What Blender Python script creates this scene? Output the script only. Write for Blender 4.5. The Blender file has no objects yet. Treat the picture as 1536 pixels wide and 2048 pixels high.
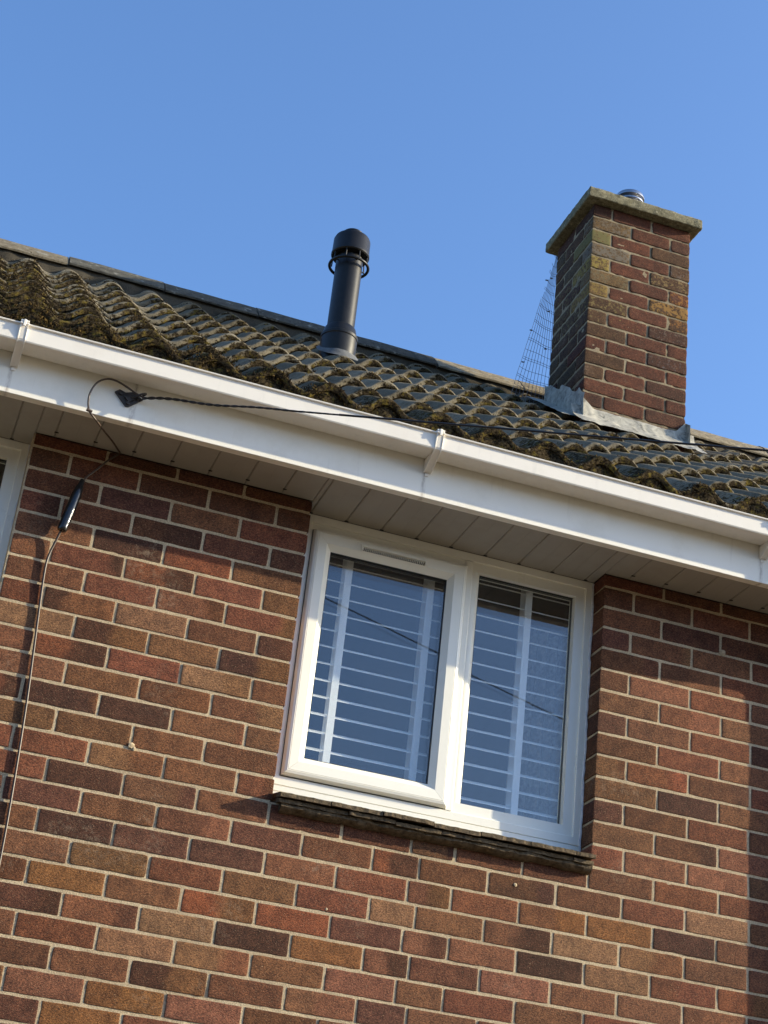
import bpy, math, random
import numpy as np
from mathutils import Vector, Matrix, Euler

S = bpy.context.scene
COL = S.collection
rnd = random.Random(7)
rng = np.random.default_rng(11)

# ------------------------------------------------------------------ camera
cd = bpy.data.cameras.new('camera')
cam = bpy.data.objects.new('camera', cd)
COL.objects.link(cam)
cam.location = (-0.4955, -4.9295, -1.2266)
cam.rotation_euler = Euler((2.0441877, -0.1021645, -0.3321004), 'XYZ')
cd.sensor_fit = 'VERTICAL'
cd.sensor_height = 24.0
cd.sensor_width = 18.0
cd.lens = 3484.85 / 2048 * 24.0
cd.clip_start = 0.05
cd.clip_end = 3000
S.camera = cam

# ------------------------------------------------------------------ light
SM, SK = 3.4, 1.24                      # direction towards the sun: (SM, -1, SK)
sun_dir = Vector((SM, -1.0, SK)).normalized()
sun_el = math.asin(sun_dir.z)
sun_az = math.atan2(sun_dir.x, sun_dir.y)
w = bpy.data.worlds.new('World')
S.world = w
w.use_nodes = True
wn = w.node_tree
for n in list(wn.nodes):
    wn.nodes.remove(n)
sky = wn.nodes.new('ShaderNodeTexSky')
sky.sky_type = 'NISHITA'
sky.sun_disc = False
sky.sun_elevation = sun_el
sky.sun_rotation = sun_az
sky.altitude = 0
sky.air_density = 1.0
sky.dust_density = 2.2
sky.ozone_density = 6.0
bg = wn.nodes.new('ShaderNodeBackground')
bg.inputs['Strength'].default_value = 0.155
wo = wn.nodes.new('ShaderNodeOutputWorld')
wn.links.new(sky.outputs[0], bg.inputs[0])
wn.links.new(bg.outputs[0], wo.inputs[0])

ld = bpy.data.lights.new('sun', 'SUN')
ld.energy = 3.75
ld.angle = math.radians(0.55)
ld.color = (1.0, 0.875, 0.62)
lo = bpy.data.objects.new('sun', ld)
COL.objects.link(lo)
lo.rotation_euler = sun_dir.to_track_quat('Z', 'Y').to_euler()
lo.location = (12, -4, 9)

S.view_settings.view_transform = 'Standard'
S.view_settings.look = 'None'
S.view_settings.gamma = 1
S.view_settings.exposure = 1.12

# ------------------------------------------------------------------ helpers
def vnoise(P, scale, seed=0):
    """value noise in numpy, P (n,3) -> (n,) in -1..1"""
    Q = np.asarray(P, float) * scale + 100.37 + seed * 17.13
    I = np.floor(Q).astype(np.int64)
    F = Q - I
    F = F * F * (3 - 2 * F)
    def h(i, j, k):
        n = (i * 73856093) ^ (j * 19349663) ^ (k * 83492791) ^ (seed * 2654435761 & 0xffffff)
        n = (n ^ (n >> 13)) * 1274126177
        n = n & 0x7fffffff
        n = (n ^ (n >> 16)) & 0xffff
        return n / 32767.5 - 1
    r = 0
    for a in (0, 1):
        for b in (0, 1):
            for c in (0, 1):
                wgt = (F[:, 0] if a else 1 - F[:, 0]) * (F[:, 1] if b else 1 - F[:, 1]) * (F[:, 2] if c else 1 - F[:, 2])
                r = r + wgt * h(I[:, 0] + a, I[:, 1] + b, I[:, 2] + c)
    return r

def fbm(P, scale, seed=0, oct=3):
    r, a = 0, 1.0
    for o in range(oct):
        r = r + a * vnoise(P, scale * 2 ** o, seed + o)
        a *= .5
    return r / 1.6

class MB:
    def __init__(s):
        s.v = []; s.f = []; s.n = 0; s.c = []; s.l = []
    def add(s, V, F, col=None, lic=None):
        V = np.asarray(V, float).reshape(-1, 3)
        s.v.append(V)
        n = s.n
        s.f.extend([tuple(int(i) + n for i in q) for q in F])
        s.n += len(V)
        c = np.ones((len(V), 4)) * .5
        if col is not None:
            c[:, :3] = col
        c[:, 3] = 1
        s.c.append(c)
        l = np.zeros((len(V), 4))
        if lic is not None:
            l[:] = lic
        s.l.append(l)
    def box(s, x0, x1, y0, y1, z0, z1, **k):
        V = [(x0, y0, z0), (x1, y0, z0), (x1, y1, z0), (x0, y1, z0), (x0, y0, z1), (x1, y0, z1), (x1, y1, z1), (x0, y1, z1)]
        s.add(V, [(0, 3, 2, 1), (4, 5, 6, 7), (0, 1, 5, 4), (1, 2, 6, 5), (2, 3, 7, 6), (3, 0, 4, 7)], **k)
    def grid(s, G, flip=False, **k):
        """G (a,b,3)"""
        a, b = G.shape[:2]
        I = np.arange(a * b).reshape(a, b)
        q = np.stack([I[:-1, :-1], I[1:, :-1], I[1:, 1:], I[:-1, 1:]], -1).reshape(-1, 4)
        if flip:
            q = q[:, ::-1]
        s.add(G.reshape(-1, 3), q, **k)
    def extrude_x(s, prof, x0, x1, cap=True, close=True, nx=1):
        """prof list of (y,z) around; tube along X"""
        n = len(prof)
        V = []
        xs = np.linspace(x0, x1, nx + 1)
        for x in xs:
            V += [(x, y, z) for y, z in prof]
        F = []
        m = n if close else n - 1
        for j in range(nx):
            for i in range(m):
                k = (i + 1) % n
                F.append((j * n + i, j * n + k, (j + 1) * n + k, (j + 1) * n + i))
        if cap and close:
            F.append(tuple(range(n - 1, -1, -1)))
            F.append(tuple(nx * n + i for i in range(n)))
        s.add(V, F)
    def tube(s, pts, r, seg=8, cap=True):
        pts = [Vector(p) for p in pts]
        rs = r if isinstance(r, (list, tuple)) else [r] * len(pts)
        V = []
        up = Vector((0.13, 0.21, 1)).normalized()
        t0 = (pts[1] - pts[0]).normalized()
        nrm = t0.cross(up)
        if nrm.length < .05:
            nrm = t0.cross(Vector((1, 0, 0)))
        nrm.normalize()
        for i, p in enumerate(pts):
            t = (pts[min(i + 1, len(pts) - 1)] - pts[max(i - 1, 0)]).normalized()
            nrm = (nrm - t * nrm.dot(t)).normalized()
            b = t.cross(nrm)
            for k in range(seg):
                a = 2 * math.pi * k / seg
                V.append(p + (nrm * math.cos(a) + b * math.sin(a)) * rs[i])
        F = []
        for i in range(len(pts) - 1):
            for k in range(seg):
                F.append((i * seg + k, i * seg + (k + 1) % seg, (i + 1) * seg + (k + 1) % seg, (i + 1) * seg + k))
        if cap:
            F.append(tuple(range(seg - 1, -1, -1)))
            F.append(tuple((len(pts) - 1) * seg + k for k in range(seg)))
        s.add([tuple(v) for v in V], F)
    def lathe(s, prof, cx, cy, seg=40, closed=False):
        """prof list of (r,z)"""
        V = []
        for r, z in prof:
            for k in range(seg):
                a = 2 * math.pi * k / seg
                V.append((cx + r * math.cos(a), cy + r * math.sin(a), z))
        F = []
        n = len(prof)
        for i in range(n if closed else n - 1):
            j = (i + 1) % n
            for k in range(seg):
                F.append((i * seg + k, i * seg + (k + 1) % seg, j * seg + (k + 1) % seg, j * seg + k))
        s.add(V, F)
    def build(s, name, mat, parent=None, smooth=True, auto=35, bevel=0, attrs=False):
        V = np.concatenate(s.v)
        me = bpy.data.meshes.new(name)
        me.from_pydata(V.tolist(), [], s.f)
        if attrs:
            for nm, arr in (('Col', s.c), ('Lic', s.l)):
                a = me.color_attributes.new(nm, 'FLOAT_COLOR', 'POINT')
                a.data.foreach_set('color', np.concatenate(arr).astype(np.float32).ravel())
        me.validate()
        me.update()
        if smooth:
            me.polygons.foreach_set('use_smooth', [True] * len(me.polygons))
            try:
                me.set_sharp_from_angle(angle=math.radians(auto))
            except Exception:
                pass
        me.materials.append(mat)
        o = bpy.data.objects.new(name, me)
        COL.objects.link(o)
        if parent is not None:
            o.parent = parent
        if bevel:
            b = o.modifiers.new('bevel', 'BEVEL')
            b.width = bevel; b.segments = 2; b.limit_method = 'ANGLE'; b.angle_limit = math.radians(40)
        return o

def empty(name, loc=(0, 0, 0), parent=None):
    o = bpy.data.objects.new(name, None)
    o.empty_display_size = .1
    COL.objects.link(o)
    if parent is not None:
        o.parent = parent
    o.location = loc
    return o

def tag(o, label=None, cat=None, group=None, kind=None):
    if label: o['label'] = label
    if cat: o['category'] = cat
    if group: o['group'] = group
    if kind: o['kind'] = kind
    return o

def catmull(pts, n=8):
    P = [Vector(p) for p in pts]
    P = [P[0] * 2 - P[1]] + P + [P[-1] * 2 - P[-2]]
    out = []
    for i in range(1, len(P) - 2):
        for k in range(n):
            t = k / n
            a, b, c, d = P[i - 1], P[i], P[i + 1], P[i + 2]
            out.append(.5 * ((2 * b) + (c - a) * t + (2 * a - 5 * b + 4 * c - d) * t * t + (3 * b - a - 3 * c + d) * t ** 3))
    out.append(P[-2])
    return out

# ------------------------------------------------------------------ materials
class NT:
    def __init__(s, name):
        s.m = bpy.data.materials.new(name)
        s.m.use_nodes = True
        s.t = s.m.node_tree
        for n in list(s.t.nodes):
            s.t.nodes.remove(n)
        s.out = s.n('ShaderNodeOutputMaterial')
        s.tc = s.n('ShaderNodeTexCoord')
    def n(s, typ, **k):
        x = s.t.nodes.new(typ)
        for a, b in k.items():
            setattr(x, a, b)
        return x
    def L(s, a, b):
        s.t.links.new(a, b)
    def val(s, x, sock):
        if isinstance(x, (int, float)):
            sock.default_value = x
        elif isinstance(x, tuple):
            sock.default_value = x if len(x) == 4 else (*x, 1)
        else:
            s.L(x, sock)
    def map(s, scale=(1, 1, 1), rot=(0, 0, 0), loc=(0, 0, 0)):
        m = s.n('ShaderNodeMapping')
        m.inputs['Scale'].default_value = scale
        m.inputs['Rotation'].default_value = rot
        m.inputs['Location'].default_value = loc
        s.L(s.tc.outputs['Object'], m.inputs[0])
        return m.outputs[0]
    def noise(s, scale, detail=4, rough=.55, vec=None, dist=0):
        x = s.n('ShaderNodeTexNoise')
        x.inputs['Scale'].default_value = scale
        x.inputs['Detail'].default_value = detail
        x.inputs['Roughness'].default_value = rough
        x.inputs['Distortion'].default_value = dist
        s.L(vec if vec is not None else s.tc.outputs['Object'], x.inputs['Vector'])
        return x.outputs['Fac']
    def voro(s, scale, vec=None, feature='F1'):
        x = s.n('ShaderNodeTexVoronoi', feature=feature)
        x.inputs['Scale'].default_value = scale
        s.L(vec if vec is not None else s.tc.outputs['Object'], x.inputs['Vector'])
        return x.outputs['Distance']
    def ramp(s, fac, a, b, lo=0.0, hi=1.0):
        x = s.n('ShaderNodeMapRange')
        x.inputs['From Min'].default_value = a
        x.inputs['From Max'].default_value = b
        x.inputs['To Min'].default_value = lo
        x.inputs['To Max'].default_value = hi
        s.L(fac, x.inputs['Value'])
        return x.outputs[0]
    def mix(s, fac, a, b, mode='MIX'):
        x = s.n('ShaderNodeMix', data_type='RGBA', blend_type=mode)
        s.val(fac, x.inputs[0])
        s.val(a, x.inputs[6])
        s.val(b, x.inputs[7])
        return x.outputs[2]
    def math(s, op, a, b=0.0):
        x = s.n('ShaderNodeMath', operation=op)
        s.val(a, x.inputs[0])
        s.val(b, x.inputs[1])
        return x.outputs[0]
    def bump(s, h, strength, dist, nrm=None):
        x = s.n('ShaderNodeBump')
        x.inputs['Strength'].default_value = strength
        x.inputs['Distance'].default_value = dist
        s.L(h, x.inputs['Height'])
        if nrm is not None:
            s.L(nrm, x.inputs['Normal'])
        return x.outputs[0]
    def bsdf(s, col, rough=.6, nrm=None, metal=0, spec=.5, trans=0):
        x = s.n('ShaderNodeBsdfPrincipled')
        s.val(col, x.inputs['Base Color'])
        s.val(rough, x.inputs['Roughness'])
        x.inputs['Metallic'].default_value = metal
        x.inputs['Specular IOR Level'].default_value = spec
        if nrm is not None:
            s.L(nrm, x.inputs['Normal'])
        s.L(x.outputs[0], s.out.inputs[0])
        return x

def attr(t, name):
    a = t.n('ShaderNodeAttribute')
    a.attribute_name = name
    return a

def m_brick():
    t = NT('sand faced brick')
    a = attr(t, 'Col')
    diag = t.map(scale=(1, 1, 1.9), rot=(0, .6, 0))
    n1 = t.noise(150, 6, .8, diag)
    n2 = t.noise(26, 4, .6)
    n3 = t.noise(330, 2, .6)
    wst = t.noise(1.6, 5, .65)
    acol = t.mix(1, a.outputs[0], t.mix(t.ramp(wst, .35, .65), (.84, .76, .66), (1.12, .98, .82)), 'MULTIPLY')
    c = t.mix(t.ramp(n2, .3, .72), t.mix(1, acol, (.66, .63, .64), 'MULTIPLY'), t.mix(1, acol, (1.25, 1.22, 1.12), 'MULTIPLY'))
    c = t.mix(t.ramp(n1, .49, .62, 0, .95), c, t.mix(1, c, (2.0, 1.9, 1.7), 'MULTIPLY'))
    c = t.mix(t.ramp(n1, .50, .39, 0, .95), c, t.mix(1, c, (.40, .36, .35), 'MULTIPLY'))
    c = t.mix(t.ramp(n3, .66, .72, 0, .6), c, (.46, .33, .20))
    c = t.mix(t.math('MULTIPLY', t.ramp(t.noise(3.1, 4, .6, t.map(loc=(7, 0, 3))), .58, .72, 0, .55), t.ramp(t.noise(60, 5, .75), .48, .62)), c, (.36, .27, .19))
    l = attr(t, 'Lic')
    nl = t.noise(70, 5, .65)
    lf = t.math('ADD', t.ramp(nl, .25, .75, -.5, .5), l.outputs['Alpha'])
    c = t.mix(t.ramp(lf, .42, .62, 0, .92), c, l.outputs[0])
    h = t.math('ADD', t.math('MULTIPLY', n1, .8), t.math('MULTIPLY', n3, .4))
    nb = t.bump(h, 1.0, .0034)
    t.bsdf(c, .88, nb, spec=.25)
    return t.m

def m_mortar(col=(.70, .58, .40), dark=(.44, .35, .24)):
    t = NT('sandy mortar')
    n1 = t.noise(5, 7, .7)
    n2 = t.noise(230, 5, .75)
    c = t.mix(t.ramp(n1, .3, .75), dark, col)
    c = t.mix(t.ramp(n2, .35, .7), t.mix(1, c, (.55, .52, .48), 'MULTIPLY'), t.mix(1, c, (1.2, 1.18, 1.12), 'MULTIPLY'))
    nb = t.bump(n2, .9, .0025)
    t.bsdf(c, .92, nb, spec=.15)
    return t.m

def m_pvc(name, col=(.79, .78, .745), rough=.38, dirt=.25):
    t = NT(name)
    n1 = t.noise(7, 6, .65)
    n2 = t.noise(180, 3, .6)
    st = t.noise(30, 4, .6, t.map(scale=(1, 1, .12)))
    d = tuple(x * .72 for x in col)
    c = t.mix(t.ramp(n1, .50, .85, 0, dirt * 1.3), col, (d[0], d[1] * .97, d[2] * .9))
    c = t.mix(t.ramp(st, .60, .85, 0, dirt), c, (.42, .40, .35))
    c = t.mix(t.ramp(n2, .70, .80, 0, dirt), c, (.36, .33, .28))
    r = t.ramp(n1, .3, .7, rough - .06, rough + .12)
    nb = t.bump(t.noise(14, 2), .05, .004)
    t.bsdf(c, r, nb, spec=.45)
    return t.m

def m_fascia():
    m = m_pvc('white fascia plastic', (.88, .84, .74), .42, .32)
    nt_ = m.node_tree
    t = NT('tmp'); bpy.data.materials.remove(t.m); t.m = m; t.t = nt_
    t.tc = [n for n in nt_.nodes if n.type == 'TEX_COORD'][0]
    bs = [n for n in nt_.nodes if n.type == 'BSDF_PRINCIPLED'][0]
    src = bs.inputs['Base Color'].links[0].from_socket
    sx = t.n('ShaderNodeSeparateXYZ'); t.L(t.tc.outputs['Object'], sx.inputs[0])
    ns = t.noise(120, 4, .7, t.map(scale=(1, 1, .25)))
    acc = None
    for xc, wd_ in ((.974, .010), (-.360, .009), (2.19, .01), (.02, .014), (2.19, .01)):
        d = t.math('ABSOLUTE', t.math('SUBTRACT', sx.outputs[0], xc))
        g_ = t.ramp(d, wd_, 0.0)
        acc = g_ if acc is None else t.math('MAXIMUM', acc, g_)
    f = t.math('MULTIPLY', acc, t.ramp(ns, .35, .62, 0, .75))
    c = t.mix(f, src, (.30, .25, .20))
    t.L(c, bs.inputs['Base Color'])
    return m

def m_simple(name, col, rough=.5, metal=0, ns=60, amt=.25, bump=.2, bd=.001, spec=.5):
    t = NT(name)
    n = t.noise(ns, 5, .65)
    c = t.mix(t.ramp(n, .3, .7), tuple(x * (1 - amt) for x in col), tuple(min(1, x * (1 + amt)) for x in col))
    t.bsdf(c, rough, t.bump(n, bump, bd), metal=metal, spec=spec)
    return t.m

def m_tile():
    t = NT('weathered concrete tile')
    a = attr(t, 'Lic')           # rgb unused, alpha = moss amount
    cv = attr(t, 'Col')
    n1 = t.noise(14, 6, .7)
    n2 = t.noise(120, 5, .7)
    n3 = t.noise(420, 3, .6)
    base = t.mix(1, cv.outputs[0], t.mix(t.ramp(n1, .3, .7), (.75, .74, .72), (1.15, 1.13, 1.08)), 'MULTIPLY')
    base = t.mix(t.ramp(n2, .55, .7, 0, .5), base, (.36, .34, .28))
    base = t.mix(t.ramp(n2, .46, .34, 0, .75), base, (.06, .05, .035))
    mc = t.mix(t.ramp(t.noise(130, 5, .8), .42, .62), (.008, .006, .004), (.085, .064, .038))
    mc = t.mix(t.ramp(t.noise(45, 4, .7), .52, .68), mc, (.16, .12, .03))
    mf = t.math('ADD', t.ramp(t.noise(60, 6, .75), .3, .7, -.5, .5), a.outputs['Alpha'])
    c = t.mix(t.ramp(mf, .46, .54), base, mc)
    h = t.math('ADD', t.math('MULTIPLY', n2, .6), t.math('MULTIPLY', n3, .5))
    t.bsdf(c, 1.0, t.bump(h, .9, .004), spec=.0)
    return t.m

def m_moss():
    t = NT('dry moss')
    n1 = t.noise(18, 5, .7)
    n2 = t.noise(300, 3, .7)
    c = t.mix(t.ramp(n1, .48, .70), (.022, .016, .010), (.16, .108, .036))
    c = t.mix(t.ramp(t.noise(8, 4, .6, t.map(loc=(3, 1, 2))), .62, .74), c, (.16, .12, .03))
    c = t.mix(t.ramp(n2, .3, .7), t.mix(1, c, (.45, .42, .4), 'MULTIPLY'), t.mix(1, c, (1.4, 1.35, 1.2), 'MULTIPLY'))
    t.bsdf(c, .95, t.bump(n2, .6, .003), spec=.1)
    return t.m

def m_lead():
    t = NT('weathered lead')
    n1 = t.noise(22, 6, .7, dist=.6)
    n2 = t.noise(140, 4, .6)
    c = t.mix(t.ramp(n1, .35, .65), (.20, .19, .16), (.47, .44, .355))
    c = t.mix(t.ramp(n2, .6, .75, 0, .5), c, (.58, .56, .50))
    c = t.mix(t.ramp(n1, .45, .34, 0, .8), c, (.09, .09, .08))
    t.bsdf(c, .62, t.bump(n1, .5, .006), spec=.4)
    return t.m

def m_concrete():
    t = NT('lichened concrete')
    n1 = t.noise(40, 6, .75)
    n2 = t.noise(220, 4, .7)
    c = t.mix(t.ramp(n1, .35, .65), (.10, .092, .062), (.27, .245, .175))
    c = t.mix(t.ramp(n2, .35, .65), t.mix(1, c, (.6, .58, .5), 'MULTIPLY'), t.mix(1, c, (1.3, 1.3, 1.2), 'MULTIPLY'))
    c = t.mix(t.ramp(t.noise(60, 3, .6, t.map(loc=(5, 5, 5))), .62, .7, 0, .7), c, (.42, .38, .26))
    h = t.math('ADD', n1, t.math('MULTIPLY', n2, .5))
    t.bsdf(c, .92, t.bump(h, .8, .006), spec=.15)
    return t.m

def m_glass(name, ior):
    t = NT(name)
    fr = t.n('ShaderNodeValue'); fr.outputs[0].default_value = ior
    gl = t.n('ShaderNodeBsdfGlossy'); gl.inputs['Roughness'].default_value = 0.0
    wv = t.bump(t.noise(2.2, 1, .4), .035, .02)
    t.L(wv, gl.inputs['Normal'])
    tr = t.n('ShaderNodeBsdfTransparent'); tr.inputs['Color'].default_value = (.97, .985, .98, 1)
    mx = t.n('ShaderNodeMixShader')
    t.L(fr.outputs[0], mx.inputs[0]); t.L(tr.outputs[0], mx.inputs[1]); t.L(gl.outputs[0], mx.inputs[2])
    # dust and dried rain spots on the pane
    df = t.n('ShaderNodeBsdfDiffuse'); df.inputs['Color'].default_value = (.6, .6, .58, 1)
    sp = t.ramp(t.voro(55), .045, .03, 0, .5)
    gate = t.ramp(t.noise(5, 3), .55, .7)
    hz = t.ramp(t.noise(3.5, 5, .6), .35, .8, .0, .012)
    fac = t.math('ADD', t.math('MULTIPLY', sp, gate), hz)
    m2 = t.n('ShaderNodeMixShader')
    t.L(fac, m2.inputs[0]); t.L(mx.outputs[0], m2.inputs[1]); t.L(df.outputs[0], m2.inputs[2])
    t.L(m2.outputs[0], t.out.inputs[0])
    return t.m

def m_lace():
    t = NT('lace curtain')
    v = t.map(scale=(1, 1, 1))
    hole = t.ramp(t.noise(30, 3, .6, v), .40, .60, .42, .66)
    d = t.n('ShaderNodeBsdfDiffuse'); d.inputs['Color'].default_value = (.82, .83, .85, 1)
    tl = t.n('ShaderNodeBsdfTranslucent'); tl.inputs['Color'].default_value = (.8, .8, .82, 1)
    m1 = t.n('ShaderNodeMixShader'); m1.inputs[0].default_value = .4
    t.L(d.outputs[0], m1.inputs[1]); t.L(tl.outputs[0], m1.inputs[2])
    tr = t.n('ShaderNodeBsdfTransparent')
    m2 = t.n('ShaderNodeMixShader')
    t.L(hole, m2.inputs[0]); t.L(m1.outputs[0], m2.inputs[1]); t.L(tr.outputs[0], m2.inputs[2])
    t.L(m2.outputs[0], t.out.inputs[0])
    return t.m

def m_ridge():
    t = NT('weathered ridge tile')
    a = attr(t, 'Col')
    n1 = t.noise(30, 6, .75)
    n2 = t.noise(150, 4, .7)
    c = t.mix(t.ramp(n1, .35, .65), t.mix(1, a.outputs[0], (.6, .6, .6), 'MULTIPLY'), t.mix(1, a.outputs[0], (1.35, 1.35, 1.3), 'MULTIPLY'))
    c = t.mix(t.ramp(t.noise(24, 3, .6, t.map(loc=(5, 5, 5))), .60, .68, 0, .7), c, (.30, .29, .24))
    c = t.mix(t.ramp(n2, .42, .32, 0, .7), c, (.04, .035, .025))
    t.bsdf(c, .95, t.bump(n2, .8, .006), spec=.1)
    return t.m

M = dict(
    brick=m_brick(), mortar=m_mortar(), pvc=m_pvc('white plastic frame', (.90, .87, .76), .32, .10),
    fascia=m_fascia(), gutter=m_pvc('white gutter plastic', (.85, .80, .71), .42, .30),
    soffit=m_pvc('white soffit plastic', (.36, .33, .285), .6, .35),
    tile=m_tile(), moss=m_moss(), lead=m_lead(), concrete=m_concrete(),
    black=m_simple('black flue plastic', (.010, .0095, .009), .42, 0, 40, .3, .15, .002, spec=.3),
    cable=m_simple('black cable sheath', (.018, .015, .013), .35, 0, 200, .3, .2, .001),
    brown=m_simple('brown cable sheath', (.055, .034, .022), .4, 0, 200, .3, .2, .001),
    plate=m_simple('weathered black iron', (.045, .04, .038), .6, .3, 90, .5, .6, .003),
    steel=m_simple('galvanised wire', (.16, .16, .17), .45, .6, 90, .3, .2, .001),
    alu=m_simple('bright aluminium', (.42, .42, .43), .3, 1.0, 60, .15, .2, .001),
    slat=m_simple('white blind slat', (.93, .93, .93), .3, 0, 30, .05, .05, .001),
    tape=m_simple('woven white tape', (.93, .93, .93), .8, 0, 600, .15, .4, .001),
    sealant=m_simple('white sealant', (.66, .66, .66), .6, 0, 90, .12, .6, .004),
    gasket=m_simple('black rubber gasket', (.012, .012, .012), .5, 0, 60, .1, .1, .001),
    sill=m_simple('weathered clay tile', (.115, .085, .052), .9, 0, 70, .55, .9, .006, spec=.2),
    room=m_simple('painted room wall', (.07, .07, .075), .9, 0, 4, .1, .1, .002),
    grout=m_mortar((.34, .31, .26), (.14, .12, .09)),
    wood=m_simple('creosoted wood', (.09, .06, .04), .85, 0, 30, .4, .5, .004),
    ridge=m_ridge(), lace=m_lace(), glass=m_glass('window pane outer', .135), glass2=m_glass('window pane inner', .05),
)
gt = NT('short lawn ground')
gc = gt.mix(gt.ramp(gt.noise(.35, 5), .35, .65), (.13, .104, .068), (.20, .16, .105))
gt.bsdf(gc, .95, gt.bump(gt.noise(30, 4), .6, .02), spec=.1)
M['ground'] = gt.m

# ------------------------------------------------------------------ ground
g = MB()
gx = np.linspace(-400, 400, 21)
G = np.zeros((21, 21, 3)); G[..., 0] = gx[:, None]; G[..., 1] = gx[None, :]; G[..., 2] = -2.85
g.grid(G)
tag(g.build('ground', M['ground']), kind='structure')

# ------------------------------------------------------------------ house
house = empty('brick_house', (0, 0, -2.85))
tag(house, 'red brown brick house with white soffit, mossy tiled roof and tall chimney', 'house')
HZ = 2.85
class HB(MB):
    """mesh builder whose coordinates are world; shifted under the house empty"""
    def build(s, name, mat, parent=None, **k):
        o = MB.build(s, name, mat, None, **k)
        p = parent if parent is not None else house
        o.parent = p
        # every part sits in world coordinates
        off = Vector((0, 0, 0)); q = p
        while q is not None:
            off += q.location; q = q.parent
        o.location = -off
        return o

# ---- terrace added behind the camera, out of view; it only shades the low sky
ob = MB()
def opp(x0, x1, y0, y1, h):
    ob.box(x0, x1, y0, y1, -2.85, h)
    ym = (y0 + y1) / 2
    n = ob.n
    ob.add([(x0 - .3, y0 - .3, h), (x1 + .3, y0 - .3, h), (x1 + .3, ym, h + 2.3), (x0 - .3, ym, h + 2.3), (x0 - .3, y1 + .3, h), (x1 + .3, y1 + .3, h)],
           [(0, 1, 2, 3), (3, 2, 5, 4), (0, 3, 4), (1, 5, 2)])
for x0 in (-38, -19, 0, 19):
    ob = MB()
    opp(x0, x0 + 15, -26, -18, 2.4)
    for i in range(4):
        for zz in (-1.9, .6):
            ob.box(x0 + 1.2 + i * 3.6, x0 + 2.8 + i * 3.6, -18.0, -17.96, zz, zz + 1.2)
    o_ = ob.build('sky_blocker_house', m_simple('brown sky blocker brick', (.11, .075, .055), .9, 0, 3, .3, .1, .01), smooth=False)
    tag(o_, 'long brown house block added unseen behind the camera to shade the low sky', 'house', group='added low sky blockers')

# ---- bricks
PAL = dict(R=(.143, .057, .034), M=(.142, .068, .039), D=(.064, .030, .021), O=(.132, .069, .036), G=(.180, .086, .037),
           T=(.178, .103, .061), P=(.168, .077, .049), B=(.172, .062, .034), U=(.092, .042, .030), K=(.106, .048, .028))

def axisgrid(a, b, r, step):
    n = max(2, int((b - a - 2 * r) / step))
    inner = np.linspace(a + r, b - r, n + 1)
    return np.concatenate([[a, a + r * .35], inner, [b - r * .35, b]])

def brick_mesh(mb, lo, hi, col, faces='F', r=.0045, step=.008, seed=0, col2=None, split=None, lic=None, rough=1.0, fine=True):
    """rounded brick box; faces: letters F front(-Y) L(-X) R(+X) T B K(back)"""
    lo = np.array(lo, float); hi = np.array(hi, float)
    st = step if fine else .05
    ax = [axisgrid(lo[i], hi[i], r, st if i != 1 else max(st, .012)) for i in range(3)]
    # corner rounding seen in the face plane
    cr = r * (.2 + 2.4 * rng.random()**3)
    for f in faces:
        if f in 'FK':
            u, v = ax[0], ax[2]
            A, B = np.meshgrid(u, v, indexing='ij')
            P = np.stack([A, np.full_like(A, lo[1] if f == 'F' else hi[1]), B], -1)
            flip = f == 'K'
            flip = not flip
            flip = not flip if f == 'F' else not flip
            flip = (f == 'K')
        elif f in 'LR':
            u, v = ax[1], ax[2]
            A, B = np.meshgrid(u, v, indexing='ij')
            P = np.stack([np.full_like(A, lo[0] if f == 'L' else hi[0]), A, B], -1)
            flip = (f == 'L')
        else:
            u, v = ax[0], ax[1]
            A, B = np.meshgrid(u, v, indexing='ij')
            P = np.stack([A, B, np.full_like(A, hi[2] if f == 'T' else lo[2])], -1)
            flip = (f == 'B')
        sh = P.shape
        p = P.reshape(-1, 3)
        q = np.clip(p, lo + r, hi - r)
        d = p - q
        nl = np.linalg.norm(d, axis=1, keepdims=True)
        m = nl[:, 0] > 1e-9
        p2 = p.copy()
        p2[m] = q[m] + d[m] / nl[m] * r
        if fine:
            c = (lo + hi) / 2
            # extra corner rounding in XZ
            ex = np.clip(np.abs(p2[:, 0] - c[0]) - ((hi[0] - lo[0]) / 2 - .012), 0, None) / .012
            ez = np.clip(np.abs(p2[:, 2] - c[2]) - ((hi[2] - lo[2]) / 2 - .012), 0, None) / .012
            k = ex * ez
            p2[:, 0] -= np.sign(p2[:, 0] - c[0]) * k * cr * .5
            p2[:, 2] -= np.sign(p2[:, 2] - c[2]) * k * cr * .5
            sd = seed % 97
            off = np.array([seed * .731 % 7, seed * .37 % 5, 0])
            n1 = fbm(p2 + off, 28, sd); n2 = fbm(p2 + off, 28, sd + 9); n3 = fbm(p2 + off, 45, sd + 21)
            edge = np.clip(ex + ez, 0, 1)
            p2[:, 0] += n1 * .0011 * rough * edge; p2[:, 2] += n2 * .0013 * rough * edge
            p2[:, 1] += n3 * .0005 * rough
            # chipped corners
            ch = np.clip(fbm(p2 + off, 16, sd + 40) - .42, 0, 1) * edge * np.clip(P.shape[0], 0, 1)
            p2[:, 1] += ch * .006 * (1 if f != 'K' else -1)
        cc = np.tile(np.array(col), (len(p2), 1))
        if col2 is not None and split is not None:
            tt = (p2[:, 0] - lo[0]) / (hi[0] - lo[0])
            wv = vnoise(p2, 30, seed % 50) * .10
            a = np.clip((tt + wv - split) / .16 + .5, 0, 1)[:, None]
            cc = cc * (1 - a) + np.array(col2) * a
        if fine:
            mot = fbm(p2 + seed * .13, 14, 5)[:, None]
            cc = cc * (1 + .16 * mot)
        mb.grid(p2.reshape(sh), flip=flip, col=cc, lic=lic)

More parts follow.
